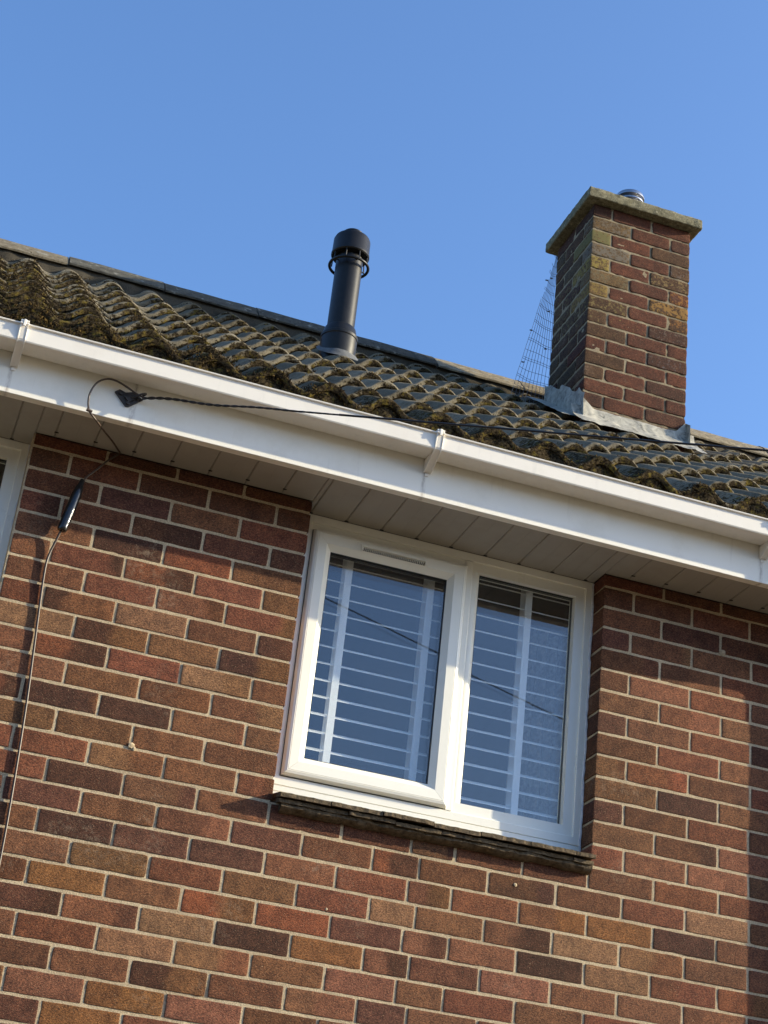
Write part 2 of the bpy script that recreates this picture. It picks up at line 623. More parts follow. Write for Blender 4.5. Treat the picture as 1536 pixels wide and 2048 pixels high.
# rows as read from the wall: left lattice from X=-.235, right lattice after the window
ROWS = {
    5:  ('RRTMR', 'RMPD'), 6: ('OOMMU', 'ODPM'), 7: ('RDDRO', 'UKRM'), 8: ('MMKMR', 'ODMR'), 9: ('MDRTM', 'OBUR'),
    10: ('TDODRM', 'KRMD'), 11: ('RMTKD', 'UMRD'), 12: ('MRMRKR', 'OPMR'), 13: ('MRMRO', 'KPRM'), 14: ('MDBMRK', 'KMRD'),
    15: ('RKDKU', 'UMMR'), 16: ('KUMRKM', 'MUKR'), 17: ('KRKMK', 'KMRK'), 18: ('RKUKRK', 'RKMK'),
}
FULL = {   # full width rows below the sill; cells from the far left
    4: 'MRDUMKKDKKKRR', 3: 'MMUMPUKRKDKR', 2: 'RMDUUMRKRRGDMR', 1: 'OMMORORTOMTPM', 0: 'MPGMOBUMPDTRDK',
    -1: 'MMUPTDGPKPMM', -2: 'RMRTPOPMRMRMR', -3: 'MGKMUKPUMRMD', -4: 'ROPGPKMRMORUM', -5: 'MBUGRMRKMRMD',
    -6: 'RMOMRPMKRMPMR', -7: 'MRMOMRPMRMKR', -8: 'MPMRMDTRMOMRM',
}
SPL = {(9, 1): ('R', 'D', .45), (13, 2): ('R', 'D', .55), (10, 1): ('D', 'O', .5), (2, 9): ('M', 'G', .6),
       (-1, 3): ('P', 'U', .7), (-2, 4): ('T', 'P', .6), (-3, 4): ('D', 'O', .5), (3, 7): ('R', 'D', .4), (0, 12): ('R', 'O', .6),
       (1, 11): ('T', 'M', .5), (5, 2): ('T', 'M', .6), (11, 1): ('D', 'M', .3), (0, 4): ('B', 'O', .5)}
J = .0092    # joint
ZROW = .075

def joints(k):
    """x of perpend centres for course k over the wall"""
    odd = k % 2 != 0
    left = [(-1 - 2 * i) * .1125 for i in range(0, 20)] if odd else [(-2 - 2 * i) * .1125 for i in range(0, 20)]
    left = left[::-1]
    mid = [.1125 * u for u in (range(1, 10, 2) if odd else range(0, 11, 2))]
    off = 10.303 if odd else 11.303
    right = [.1125 * (off + 2 * i) for i in range(0, 24)]
    return left, mid, right

WX0, WX1 = -3.1, 6.2
wallmb = HB()
far = HB()
seed = 0
for k in range(-37, 19):
    zc = k * ZROW
    z0, z1 = zc - ZROW / 2 + J / 2, zc + ZROW / 2 - J / 2
    left, mid, right = joints(k)
    J_all = left + mid + right
    cells = []
    for a, b in zip(J_all[:-1], J_all[1:]):
        cells.append([a, b])
    vis = -.245 <= 0
    cidx = 0
    wob = .0022
    # random perpend wobble shared between neighbours
    jw = {round(j, 4): rnd.uniform(-.004, .004) for j in J_all}
    for a, b in cells:
        if b < WX0 or a > WX1:
            continue
        a2, b2 = a + jw[round(a, 4)], b + jw[round(b, 4)]
        if k >= 5:
            for oe in (-.235, 1.725):      # square brick ends at the window openings
                if abs(a - oe) < .025: a2 = oe - J / 2
                if abs(b - oe) < .025: b2 = oe - J / 2
            for oe in (.677, -1.283):
                if abs(b - oe) < .025: b2 = oe + J / 2
                if abs(a - oe) < .025: a2 = oe + J / 2
        segs = [(a2, b2)]
        if k >= 5:     # openings
            ns = []
            for (s0, s1) in segs:
                for (o0, o1) in ((-1.283, -.235), (.677, 1.725)):
                    pass
                ok = [(s0, s1)]
                for (o0, o1) in ((-1.283, -.235), (.677, 1.725)):
                    nn = []
                    for (p0, p1) in ok:
                        if p1 <= o0 + .008 or p0 >= o1 - .008:
                            nn.append((p0, p1))
                        else:
                            if p0 < o0 - .03:
                                nn.append((p0, o0 + J / 2))
                            if p1 > o1 + .03:
                                nn.append((o1 - J / 2, p1))
                    ok = nn
                ns += ok
            segs = ns
        for (s0, s1) in segs:
            if s1 - s0 < .035:
                continue
            seed += 1
            fine = (-.75 < s1 and s0 < 2.9 and -9 < k)
            # colour
            letter = None
            if k in FULL and -.24 < (s0 + s1) / 2:
                # index in full row
                js = [j for j in J_all if j > -.245 - (.12 if k % 2 else .01)]
                i = sum(1 for j in js if j < (s0 + s1) / 2) - (0 if k % 2 else 0)
                if i < len(FULL[k]):
                    letter = FULL[k][i]
                key = (k, i)
            elif k in ROWS and -.24 < (s0 + s1) / 2 < .68:
                i = sum(1 for j in mid if j < (s0 + s1) / 2) + (1 if k % 2 and s0 > -.13 else 0)
                if k % 2 == 0:
                    i = i
                letter = ROWS[k][0][i] if i < len(ROWS[k][0]) else None
                key = (k, i)
            elif k in ROWS and (s0 + s1) / 2 > 1.72:
                i = int(((s0 + s1) / 2 - 1.72) / .225 + (.0 if k % 2 == 0 else .5))
                letter = ROWS[k][1][i] if i < len(ROWS[k][1]) else None
                key = (k, 20 + i)
            if letter is None:
                letter = rnd.choice('RRMMMDOPTUKRMG' if k < 5 else 'RRMMKDOUKRM'); key = None
            c = np.array(PAL[letter]) * np.array([.97, 1.0, 1.12]) * rnd.uniform(.86, 1.16) * np.array([1, rnd.uniform(.95, 1.05), rnd.uniform(.93, 1.07)])
            c2 = spl = None
            if key in SPL:
                c = np.array(PAL[SPL[key][0]]); c2 = np.array(PAL[SPL[key][1]]); spl = SPL[key][2]
            elif rnd.random() < .28:
                c2 = np.array(PAL[rnd.choice('DUMOKT')]) * .9; spl = rnd.uniform(.35, .95)
                if rnd.random() < .5:
                    c, c2 = c2 * .5 + c * .5, c
            edgeL = k >= 5 and (abs(s0 + J / 2 - (-.235)) < .02 or abs(s0 + J / 2 - 1.725) < .02)
            edgeR = k >= 5 and (abs(s1 - J / 2 - (.677)) < .02 or abs(s1 - J / 2 + 1.283) < .02)
            x0, x1 = s0 + J / 2 + rnd.uniform(-.0008, .0008), s1 - J / 2
            if edgeL: x0 = s0 + J / 2
            y0 = rnd.uniform(-.0014, -.0008)
            zz = (rnd.uniform(-.0008, .0008), rnd.uniform(-.0008, .0008))
            depth = .1025 if (edgeL or edgeR) else .022
            fs = 'FLRTB'
            tgt = wallmb if fine else far
            if k == 18:
                z1c = min(z1 + .002, 1.3555)
            else:
                z1c = z1
            brick_mesh(tgt, (x0, y0, z0 + zz[0]), (x1, y0 + depth, z1c + (zz[1] if k < 18 else 0)), c, fs, seed=seed, col2=c2, split=spl, fine=fine,
                       r=.0016 if fine else .003, step=.0085)
wall = wallmb.build('wall', M['brick'], attrs=True, auto=60)
far.build('wall', M['brick'], attrs=True, auto=60)

# mortar bed between the bricks
mo = HB()
def mortar_patch(x0, x1, z0, z1, step, back=.15):
    nx = max(2, int((x1 - x0) / step)); nz = max(2, int((z1 - z0) / step))
    A, B = np.meshgrid(np.linspace(x0, x1, nx), np.linspace(z0, z1, nz), indexing='ij')
    P = np.stack([A, np.zeros_like(A), B], -1).reshape(-1, 3)
    P[:, 1] = .0005 + fbm(P, 38, 3) * .0009 + vnoise(P, 150, 8) * .0004 + np.clip(vnoise(P, 5, 31), 0, 1) * .0022
    P[:, 1] = np.maximum(P[:, 1], .0001 + .0003 * vnoise(P, 25, 90))
    mo.grid(P.reshape(nx, nz, 3))
FX0, FX1, FZ0 = -.75, 2.9, -.68
mortar_patch(FX0, FX1, FZ0, .3375, .0075)
mortar_patch(-.2395, .672, .3375, 1.3555, .0075)
mortar_patch(1.7295, FX1, .3375, 1.3555, .0075)
mortar_patch(FX0, -.2395, .3375, .38, .02)
mortar_patch(WX0, FX0, -2.85, .3375, .2)
mortar_patch(FX1, WX1, -2.85, 1.3555, .2)
mortar_patch(FX0, FX1, -2.85, FZ0, .2)
mortar_patch(WX0, -1.279, .3375, 1.3555, .2)
# jamb sides of the mortar
for xx in (-.2395 + .0, 1.7295, ):
    mo.box(xx, xx + .03, .006, .105, .3375, 1.3545)
for xx in (.672 - .03, -1.279 - .03):
    mo.box(xx, xx + .03, .006, .105, .3375, 1.3545)
# splashes of mortar on the brick faces
sp = mo
def blob(mb, c, r, seed=0, flat=.35):
    n = 14
    V = []
    for i in range(n // 2 + 1):
        th = math.pi * i / (n // 2)
        for j in range(n):
            ph = 2 * math.pi * j / n
            V.append((math.sin(th) * math.cos(ph), math.cos(th), math.sin(th) * math.sin(ph)))
    V = np.array(V)
    V = V * (1 + .45 * fbm(V, 1.6, seed)[:, None])
    V = V * np.array([r, r * flat, r]) + np.array(c)
    F = [(i * n + j, i * n + (j + 1) % n, (i + 1) * n + (j + 1) % n, (i + 1) * n + j) for i in range(n // 2) for j in range(n)]
    mb.add(V, F)
for (x, z, r) in ((.231, .421, .010), (2.175, 1.172, .011), (.240, .413, .007), (1.476, .232, .006), (.885, .05, .004)):
    blob(sp, (x, -.001, z), r, int(x * 100) + 5)
mo.build('mortar', M['mortar'])

# body of the house behind the bricks
body = HB()
body.box(WX0, WX1, .11, .26, -2.85, .34)
body.box(WX0, -1.283, .11, .26, .34, 1.40)
body.box(-.235, .677, .11, .26, .34, 1.40)
body.box(1.725, WX1, .11, .26, .34, 1.40)
body.box(WX0, WX0 + .2, .26, 4.3, -2.85, 1.5)
body.box(WX1 - .2, WX1, .26, 4.3, -2.85, 1.5)
body.box(WX0, WX1, 4.3, 4.5, -2.85, 1.5)
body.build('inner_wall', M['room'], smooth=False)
rm = HB()
for xo in (0, -1.96):
    x0, x1 = .45 + xo, 2.0 + xo
    if xo: x1 = .30
    y0, y1, z0, z1 = .262, 2.6, -1.2, 1.42
    V = [(x0, y0, z0), (x1, y0, z0), (x1, y1, z0), (x0, y1, z0), (x0, y0, z1), (x1, y0, z1), (x1, y1, z1), (x0, y1, z1)]
    rm.add(V, [(0, 1, 2, 3), (7, 6, 5, 4), (5, 6, 2, 1), (6, 7, 3, 2), (7, 4, 0, 3)])
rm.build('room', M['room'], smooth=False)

# ---- tiled sill below the window
def make_sill(parent, xo=0):
    s = HB()
    r2 = random.Random(3)
    x = .692 + xo
    for lay, (zt, y0, h) in enumerate(((.360, -.052, .013), (.343, -.040, .012))):
        x = .690 + xo + (.0 if lay == 0 else .0)
        while x < 1.705 + xo:
            L = r2.choice((.16, .155, .165)) if lay == 0 else r2.choice((.15, .22))
            x1 = min(x + L, 1.722 + xo)
            if 1.722 + xo - x1 < .05: x1 = 1.722 + xo
            yy = y0 + r2.uniform(-.006, .006); dz = r2.uniform(-.002, .002)
            nx, ny = 26, 8
            rise = .038
            A, B = np.meshgrid(np.linspace(x, x1 - .003, nx), np.linspace(0, 1, ny), indexing='ij')
            yy_ = yy + B * (.12 - yy)
            top = np.stack([A, yy_, zt + dz + B * rise], -1)
            bot = np.stack([A, yy_, zt + dz - h + B * rise * .8], -1)
            for arr, fl in ((top, False), (bot, True)):
                p = arr.reshape(-1, 3)
                e = np.clip(1 - (p[:, 1] - yy) / .02, 0, 1)
                p[:, 1] += fbm(p, 60, 4 + lay) * .004 * e
                p[:, 2] += fbm(p, 40, 6 + lay) * .0018
                s.grid(p.reshape(arr.shape), flip=fl)
            fr = np.stack([top[:, 0], bot[:, 0]], 1)
            s.grid(fr, flip=True)
            for e_, fl in ((0, False), (-1, True)):
                s.grid(np.stack([top[e_], bot[e_]], 1), flip=not fl)
            x = x1
    # bedding mortar under the tiles
    nx = 120
    X = np.linspace(.70 + xo, 1.718 + xo, nx)
    prof = []
    for (yy, zz) in ((-.026, .333), (-.028, .322), (-.016, .312), (.006, .309)):
        P = np.stack([X, np.full(nx, yy), np.full(nx, zz)], 1)
        P[:, 1] += fbm(P, 30, 12) * .007 - .004
        P[:, 2] += fbm(P, 26, 15) * .006
        prof.append(P)
    s.grid(np.stack(prof, 1))
    s.box(.70 + xo, 1.718 + xo, -.014, .11, .314, .335)
    return s.build('tile_sill', M['sill'], parent, attrs=False, auto=50)
make_sill(house)
make_sill(house, -1.96)

# ---- window
def mitred(mb, x0, x1, z0, z1, prof, gap=.00035):
    """prof: list of (inset, y) open profile; four mitred members"""
    n = len(prof)
    for side in range(4):
        V = []
        for end in (0, 1):
            for (i, y) in prof:
                if side == 0:   # bottom
                    p = (x0 + i + gap, y, z0 + i) if end == 0 else (x1 - i - gap, y, z0 + i)
                elif side == 1:  # right
                    p = (x1 - i, y, z0 + i + gap) if end == 0 else (x1 - i, y, z1 - i - gap)
                elif side == 2:  # top
                    p = (x1 - i - gap, y, z1 - i) if end == 0 else (x0 + i + gap, y, z1 - i)
                else:
                    p = (x0 + i, y, z1 - i - gap) if end == 0 else (x0 + i, y, z0 + i + gap)
                V.append(p)
        F = [(j, n + j, n + j + 1, j + 1) for j in range(n - 1)]
        mb.add(V, F)
        mb.f.append(tuple(mb.n - 2 * n + j for j in range(n)))
        mb.f.append(tuple(mb.n - 1 - j for j in range(n)))

def make_window(xo, detail=True):
    wd = empty('window', (1.2 + xo, .085, HZ + .4), house)
    YF = .084
    f = HB()
    # outer frame: mitred, with stepped face
    X0, X1, Z0, Z1 = .679 + xo, 1.723 + xo, .422, 1.3555
    mitred(f, X0, X1, Z0, Z1, [(0, .145), (0, YF), (.0015, YF - .0015), (.026, YF - .0015), (.0275, YF), (.0275, YF + .006), (.030, YF + .006), (.062, YF + .006), (.062, .14)], gap=0)
    f.build('outer_frame', M['pvc'], wd, auto=30)
    f = HB()   # lower cill pieces, slightly proud
    f.box(X0 - .0005, X1 - .001, YF - .004, .14, .401, .4195)
    f.box(X0 + .001, X1 - .002, YF - .007, .14, .372, .399)
    f.build('cill_board', M['pvc'], wd, bevel=.0015)
    # mullion
    f = HB()
    pr = [(1.250, YF + .006), (1.2565, YF), (1.277, YF), (1.282, YF + .007), (1.2835, YF + .007), (1.2835, YF + .020), (1.25, YF + .02)]
    n = len(pr)
    V = [(x + xo, y, .452) for x, y in pr] + [(x + xo, y, 1.325) for x, y in pr]
    f.add(V, [(i, (i + 1) % n, n + (i + 1) % n, n + i) for i in range(n)])
    f.build('mullion', M['pvc'], wd, auto=25)
    # fixed light bead
    f = HB()
    mitred(f, 1.2835 + xo, 1.6925 + xo, .4525, 1.3245, [(0, YF + .018), (0, YF + .0075), (.004, YF + .0068), (.016, YF + .010), (.029, YF + .024), (.0295, YF + .05)])
    f.build('glazing_bead', M['pvc'], wd, auto=25)
    # opening casement
    s = HB()
    YS = YF - .020
    sx0, sx1, sz0, sz1 = .7135 + xo, 1.256 + xo, .4555, 1.3015
    mitred(s, sx0, sx1, sz0, sz1, [(0, YF + .004), (0, YS + .013), (.0055, YS + .003), (.014, YS), (.0155, YS + .0012), (.017, YS), (.046, YS + .001), (.048, YS + .003), (.066, YS + .019), (.0665, YS + .05)])
    sash = s.build('casement', M['pvc'], wd, auto=25)
    # gaskets
    gk = HB()
    mitred(gk, sx0 + .0655, sx1 - .0655, sz0 + .0655, sz1 - .0655, [(0, YS + .020), (.0025, YS + .020), (.0025, YS + .03)], gap=0)
    mitred(gk, 1.312 + xo, 1.664 + xo, .4815, 1.2955, [(0, YF + .0245), (.0022, YF + .0245), (.0022, YF + .034)], gap=0)
    mitred(gk, sx0 + .002, sx1 - .002, sz0 + .002, sz1 - .002, [(-.004, YF + .0055), (.006, YF + .0055)], gap=0)
    gk.build('gasket', M['gasket'], wd, smooth=False)
    # panes, double glazed
    for (a, b, c, d, y) in ((sx0 + .062, sx1 - .062, sz0 + .062, sz1 - .062, YS + .026), (1.309 + xo, 1.668 + xo, .478, 1.30, YF + .030)):
        for (dy, mt) in ((0, 'glass'), (.020, 'glass2')):
            p = HB()
            p.add([(a, y + dy, c), (b, y + dy, c), (b, y + dy, d), (a, y + dy, d)], [(0, 1, 2, 3)])
            p.build('glass_pane', M[mt], wd, smooth=False)
        sp_ = HB()
        mitred(sp_, a, b, c, d, [(.004, y + .003), (.0075, y + .003), (.0075, y + .017)], gap=0)
        sp_.build('spacer_bar', M['gasket'], wd, smooth=False)
    # trickle vent
    v = HB()
    vx0, vx1, vz0, vz1 = .877 + xo, 1.104 + xo, 1.256, 1.277
    vy = YS - .011
    v.box(vx0, vx1, vy, YS + .002, vz1 - .008, vz1)
    v.box(vx0, vx1, YS - .0015, YS + .002, vz0, vz0 + .0015)
    v.box(vx0, vx0 + .004, vy, YS + .002, vz0 + .002, vz1 - .009)
    v.box(vx1 - .004, vx1, vy, YS + .002, vz0 + .002, vz1 - .009)
    nb = 34
    for i in range(nb):
        x = vx0 + .005 + (vx1 - vx0 - .01) * i / nb
        if True:
            v.box(x, x + .0014, vy + .003, YS + .0015, vz0 + .002, vz1 - .009)
        else:
            v.box(x, x + .0066, vy, YS + .0015, vz0 + .002, vz1 - .009)
    vo = v.build('trickle_vent', M['pvc'], wd, smooth=False)
    v = HB(); v.box(vx0 + .004, vx1 - .004, YS - .0005, YS + .0005, vz0 + .002, vz1 - .009)
    v.build('vent_mesh', M['gasket'], wd, smooth=False)
    # sealant bead up the jambs and along the head
    for xx, sg in ((X0 - .001, 1), (X1 + .001, -1)):
        q = HB()
        pts = []
        for i in range(90):
            z = .375 + (1.352 - .375) * i / 89
            pts.append((xx + sg * (.0015 + .0012 * math.sin(i * 1.3) + .0016 * math.sin(i * .31)), YF - .001 - .0012 * math.sin(i * .9 + 2), z))
        q.tube(pts, .0048, 6)
        q.build('sealant', M['sealant'], wd)
    return wd
win = make_window(0)
win['label'] = 'white plastic window with opening left casement and fixed right pane under the soffit'
win2 = make_window(-1.96)
win2['label'] = 'white window cut off by the left edge of the photo'

# ---- soffit, fascia, gutter
sf = HB()
SZ = 1.3565
GX = [(-.176 + .1243 * i) for i in range(-24, 52)]
def soffit_run(x0, x1, yb):
    xs = [g for g in GX if x0 < g < x1]
    edges = [x0] + xs + [x1]
    for a, b in zip(edges[:-1], edges[1:]):
        a2 = a + (.0006 if a != x0 else 0); b2 = b - (.0006 if b != x1 else 0)
        if b2 - a2 < .004: continue
        prof = [(a2, SZ + .008), (a2, SZ + .0025), (a2 + .003, SZ), ]
        m = (a + b) / 2
        if b - a > .08:
            prof += [(m - .0006, SZ), (m, SZ + .0006), (m + .0006, SZ)]
        prof += [(b2 - .005, SZ), (b2 - .001, SZ + .0022), (b2, SZ + .008)]
        n = len(prof)
        V = [(x, -.2315, z) for x, z in prof] + [(x, yb, z) for x, z in prof]
        sf.add(V, [(i, i + 1, n + i + 1, n + i) for i in range(n - 1)])
    # backing closes the joints
    sf.add([(x0, -.2315, SZ + .007), (x1, -.2315, SZ + .007), (x1, yb, SZ + .007), (x0, yb, SZ + .007)], [(0, 1, 2, 3)])
    sf.add([(x0, yb, SZ), (x1, yb, SZ), (x1, yb, SZ + .01), (x0, yb, SZ + .01)], [(0, 1, 2, 3)])
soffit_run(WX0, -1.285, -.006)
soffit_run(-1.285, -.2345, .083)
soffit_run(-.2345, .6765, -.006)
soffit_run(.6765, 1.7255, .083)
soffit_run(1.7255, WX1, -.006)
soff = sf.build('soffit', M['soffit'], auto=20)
for gx_ in GX:
    if not -.9 < gx_ < 3: continue
    nt = HB()
    if -1.28 < gx_ < -.24: yb = .083
    elif .68 < gx_ < 1.72: yb = .083
    else: yb = -.006
    yq = yb - .028 if yb < 0 else yb - .001
    nt.box(gx_ - .006, gx_ + .007, yq - .008, yq - .001, SZ - .0012, SZ - .0002)
    nt.build('soffit_gap', M['gasket'], soff, smooth=False)

fa = HB()
FY = -.233
fa.extrude_x([(FY, 1.3455), (FY, 1.540), (FY + .009, 1.540), (FY + .009, 1.3585), (FY + .03, 1.3585), (FY + .03, 1.3455)], WX0, WX1)
fa.build('fascia', M['fascia'], bevel=.0012)

gu = HB()
# open gutter trough: outer skin then inner skin
out = [(-.2355, 1.532), (-.2355, 1.492), (-.2385, 1.4815), (-.245, 1.4785), (-.3205, 1.4735), (-.3255, 1.475), (-.3280, 1.479), (-.3315, 1.5235), (-.3335, 1.5265), (-.3385, 1.5275), (-.3395, 1.5315), (-.335, 1.5335)]
inn = [(-.3275, 1.5315), (-.3275, 1.524), (-.324, 1.482), (-.319, 1.478), (-.246, 1.482), (-.2395, 1.492), (-.2395, 1.532)]
gu.extrude_x(out + inn, WX0 - .02, WX1 + .02, nx=40)
gut = gu.build('gutter', M['gutter'], auto=12)
ud = HB()   # joint lines near unions
def bracket(xc):
    b = HB()
    hw = .0125
    pth = [(-.337, 1.538), (-.3435, 1.535), (-.3425, 1.526), (-.3305, 1.481), (-.322, 1.4705), (-.2415, 1.4305), (-.2345, 1.432), (-.2345, 1.4775), (-.240, 1.4775), (-.316, 1.4735), (-.3245, 1.480), (-.3345, 1.5255), (-.337, 1.530)]
    b.extrude_x(pth, xc - hw, xc - hw + .0035)
    b.extrude_x(pth, xc + hw - .0035, xc + hw)
    web = [(-.337, 1.537), (-.3425, 1.5345), (-.3410, 1.526), (-.3295, 1.4815), (-.321, 1.4725), (-.2415, 1.4335), (-.2345, 1.435), (-.2345, 1.439), (-.2405, 1.4375), (-.316, 1.4745), (-.3245, 1.4815), (-.3345, 1.5255), (-.337, 1.530)]
    b.extrude_x(web, xc - hw + .0035, xc + hw - .0035)
    b.box(xc - .0135, xc + .0135, -.3455, -.338, 1.5255, 1.5295)
    b.box(xc - .004, xc + .004, -.3465, -.342, 1.518, 1.541)
    b.box(xc - hw, xc + hw, -.3445, -.322, 1.5345, 1.5395)
    b.box(xc - .006, xc + .006, -.2365, -.2325, 1.421, 1.436)
    return b.build('gutter_bracket', M['gutter'], gut, smooth=False, bevel=.0008)
for xc in (-1.69, -.3545, .981, 2.195, 3.45, 4.7):
    bracket(xc)

# rainwater pipe just beyond the right of the view
dp = HB()
dp.tube(catmull([(2.36, -.265, 1.50), (2.36, -.265, 1.425), (2.372, -.255, 1.375), (2.47, -.16, 1.27), (2.545, -.068, 1.18), (2.566, -.052, 1.12), (2.566, -.05, 1.05)], 6), .034, 20)
dp.tube([(2.566, -.05, 1.08), (2.566, -.05, .05)], .033, 20)
dp.tube(catmull([(2.566, -.05, .06), (2.566, -.055, .03), (2.566, -.10, -.05), (2.566, -.13, -.1), (2.566, -.13, -.2)], 6), .036, 20)
dp.tube([(2.566, -.13, -.18), (2.566, -.13, -2.84)], .033, 20)
dp.tube([(2.566, -.05, 1.12), (2.566, -.05, 1.05)], .038, 20)
dp.build('downpipe', M['gutter'], auto=40)

# ---- roof
Y0, Z0R, SL, GA = -.29, 1.632, .7225, .2344
RW = .189
XN = 1.186     # crest position (phase)
def roofz(y):
    return Z0R + SL * (y - Y0)
NC = 11
NRM = np.array([0, -SL, 1]) / math.hypot(1, SL)
tl = HB()
RX0, RX1 = -2.9, 6.4
xs = np.arange(RX0, RX1, RW / 14)
AMP = .052
def wave(x):
    ph = ((x - XN) / RW) % 1.0
    ph = np.where(ph > .5, ph - 1, ph)
    # rounded roll with a narrower trough
    c = np.cos(2 * np.pi * ph)
    return AMP * (np.sign(c) * np.abs(c) ** .85 * .5 + .5) - AMP
def tile_top(x, y, c):
    """z of top surface of course c at (x,y)"""
    yn = Y0 + GA * c
    t = (y - yn) / GA
    tilt = .0 - .024 * t
    return tilt
tr = np.random.default_rng(5)
tcol = {}
for c in range(NC):
    yn = Y0 + GA * c if c < 10 else 1.930
    ymax = min(yn + GA + .03, 2.1)
    ts = np.array([0, .0, .02, .15, .4, .7, (ymax - yn) / GA])
    tid = np.floor((xs - XN) / (2 * RW) + .25).astype(int)
    dz = np.array([(hash((int(i), c, 3)) % 1000) / 1000 - .5 for i in tid]) * .006
    dy = np.array([(hash((int(i), c, 7)) % 1000) / 1000 - .5 for i in tid]) * .012
    br = np.array([(hash((int(i), c, 9)) % 1000) / 1000 for i in tid])
    tfrac = (xs - XN) / (2 * RW) + .25 - tid
    seam = np.where((tfrac < .03) | (tfrac > .985), -.004, 0)
    rows = []
    wv = wave(xs)
    lift = .0
    prof = []
    TH = .025
    # nose underside (hangs over lower course), nose face, top
    for kind, t in (('u2', .22), ('u1', .012), ('n0', 0.0), ('n1', -.006), ('n1b', -.006), ('n2', 0.0), ('s', .03), ('s', .12), ('s', .3), ('s', .55), ('s', .8), ('s', 1.08)):
        y = yn + max(t, 0) * GA + dy
        if kind in ('n1', 'n1b'): y = yn + dy - .002
        if kind == 'n0': y = yn + dy
        y = np.minimum(y, 2.1)
        tt = (y - yn) / GA
        hs = -.034 * tt + dz
        if kind in ('u1', 'u2', 'n0'):
            hs = hs - TH - (.004 if kind != 'n0' else 0)
        if kind == 'n1': hs = hs - .0062
        if kind == 'n1b': hs = hs - .0048
        z = roofz(y) + (hs + wv + seam)
        rows.append(np.stack([xs, y, z], 1))
    G = np.stack(rows, 1)     # (nx, 11, 3)
    P = G.reshape(-1, 3)
    nz = fbm(P, 35, 17)
    P = P + nz[:, None] * .0034 * np.array([0, -.5, .9])
    G = P.reshape(G.shape)
    nx_ = len(xs)
    kx = np.repeat(np.arange(nx_), G.shape[1])
    ky = np.tile(np.arange(G.shape[1]), nx_)
    # tile colour
    xx = P[:, 0]
    base = np.array([.205, .178, .130])
    colr = base[None, :] * (.75 + .45 * br[kx])[:, None]
    # moss: heavy towards the left end and eaves, on nose faces everywhere
    mleft = np.clip((.55 - xx - .28 * (P[:, 1] - .1)) / .8, 0, 1)
    meave = np.clip(1 - (P[:, 1] - Y0) / .35, 0, 1)
    patch = fbm(P, 4.5, 23)
    ms = .14 + .44 * mleft + .45 * meave + .28 * patch
    nose = ky <= 3
    ph = ((xx - XN) / RW) % 1.0
    ph = np.where(ph > .5, ph - 1, ph)
    cres = np.exp(-((ph - .10) / .20) ** 2)
    ms = np.where(ky <= 2, ms + .30 + .60 * cres, ms)
    ms = np.where(ky == 3, ms + .08 + .55 * cres, ms)
    ms = np.where((ky == 4) | (ky == 5), ms + .02 + .25 * cres, ms)
    lic = np.zeros((len(P), 4)); lic[:, 3] = np.clip(ms, 0, 1.2)
    tl.grid(G, flip=False, col=colr, lic=lic)
    # mossy bedding under the nose (fills the arch, set back)
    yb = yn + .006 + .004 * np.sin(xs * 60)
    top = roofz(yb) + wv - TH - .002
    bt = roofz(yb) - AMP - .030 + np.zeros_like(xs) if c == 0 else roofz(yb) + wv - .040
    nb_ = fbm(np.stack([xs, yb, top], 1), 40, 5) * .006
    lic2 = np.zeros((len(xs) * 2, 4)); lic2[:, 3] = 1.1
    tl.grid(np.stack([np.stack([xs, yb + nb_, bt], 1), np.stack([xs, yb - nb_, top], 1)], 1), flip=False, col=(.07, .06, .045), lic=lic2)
roof = tl.build('roof', M['tile'], attrs=True, auto=50)
# structure under the tiles and rear slope
rb = HB()
rb.extrude_x([(-.2, 1.45), (-.2, 1.60), (2.1, roofz(2.1) - .10), (4.6, 1.55), (4.6, 1.45)], RX0, RX1 - .05)
rb.build('roof_deck', M['wood'], roof, smooth=False)
rr = HB()
Gs = np.zeros((2, 2, 3)); Gs[0, :, 0] = RX0; Gs[1, :, 0] = RX1
Gs[:, 0, 1] = 2.1; Gs[:, 0, 2] = roofz(2.1) + .0; Gs[:, 1, 1] = 4.65; Gs[:, 1, 2] = 1.62
rr.grid(Gs, flip=False, col=(.2, .19, .16))
rr.build('rear_slope', M['tile'], roof, smooth=False, attrs=True)

# ridge caps
rg = HB()
x = RX0 - .05
RL = .455
ri = 0
CZ = 3.400
x = -2.88
while x < RX1:
    a = []
    tilt = rnd.uniform(-.004, .004)
    for e, xe in enumerate(np.linspace(x, x + RL - .006, 7)):
        row = []
        for k in range(15):
            th = math.radians(-12 + 204 * k / 14)
            r_ = .118
            y = 2.1 - math.cos(th) * .155
            z = CZ - .128 * abs(math.cos(th)) ** 1.5 + tilt + (.0 if k not in (0, 14) else -.012)
            row.append((xe, y, z))
        a.append(row)
    G = np.array(a)
    P = G.reshape(-1, 3)
    P = P + fbm(P, 30, 9)[:, None] * .006 * np.array([0, .5, 1])
    litp = 0
    rg.grid(P.reshape(G.shape), flip=True, col=np.array([.085, .080, .066]) * rnd.uniform(.8, 1.2) if -.45 < x < 1.45 else np.array([.24, .20, .14]) * rnd.uniform(.8, 1.15))  # chimney shadow's stretch painted in: darker grey caps here, tan ones beyond
    # inner skin for the end thickness
    cz_ = CZ - .15
    e0, e1 = G[0], G[-1]
    for E, fl in ((e0, False), (e1, True)):
        inner = E.copy(); inner[:, 1] = 2.1 + (E[:, 1] - 2.1) * .86; inner[:, 2] = cz_ + (E[:, 2] - cz_) * .86
        rg.grid(np.stack([E, inner], 1), flip=fl, col=(.2, .18, .15))
    x += RL
    ri += 1
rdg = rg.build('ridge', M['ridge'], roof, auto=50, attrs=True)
rm_ = HB()   # bedding mortar along the ridge
nx = 700
X = np.linspace(RX0, RX1, nx)
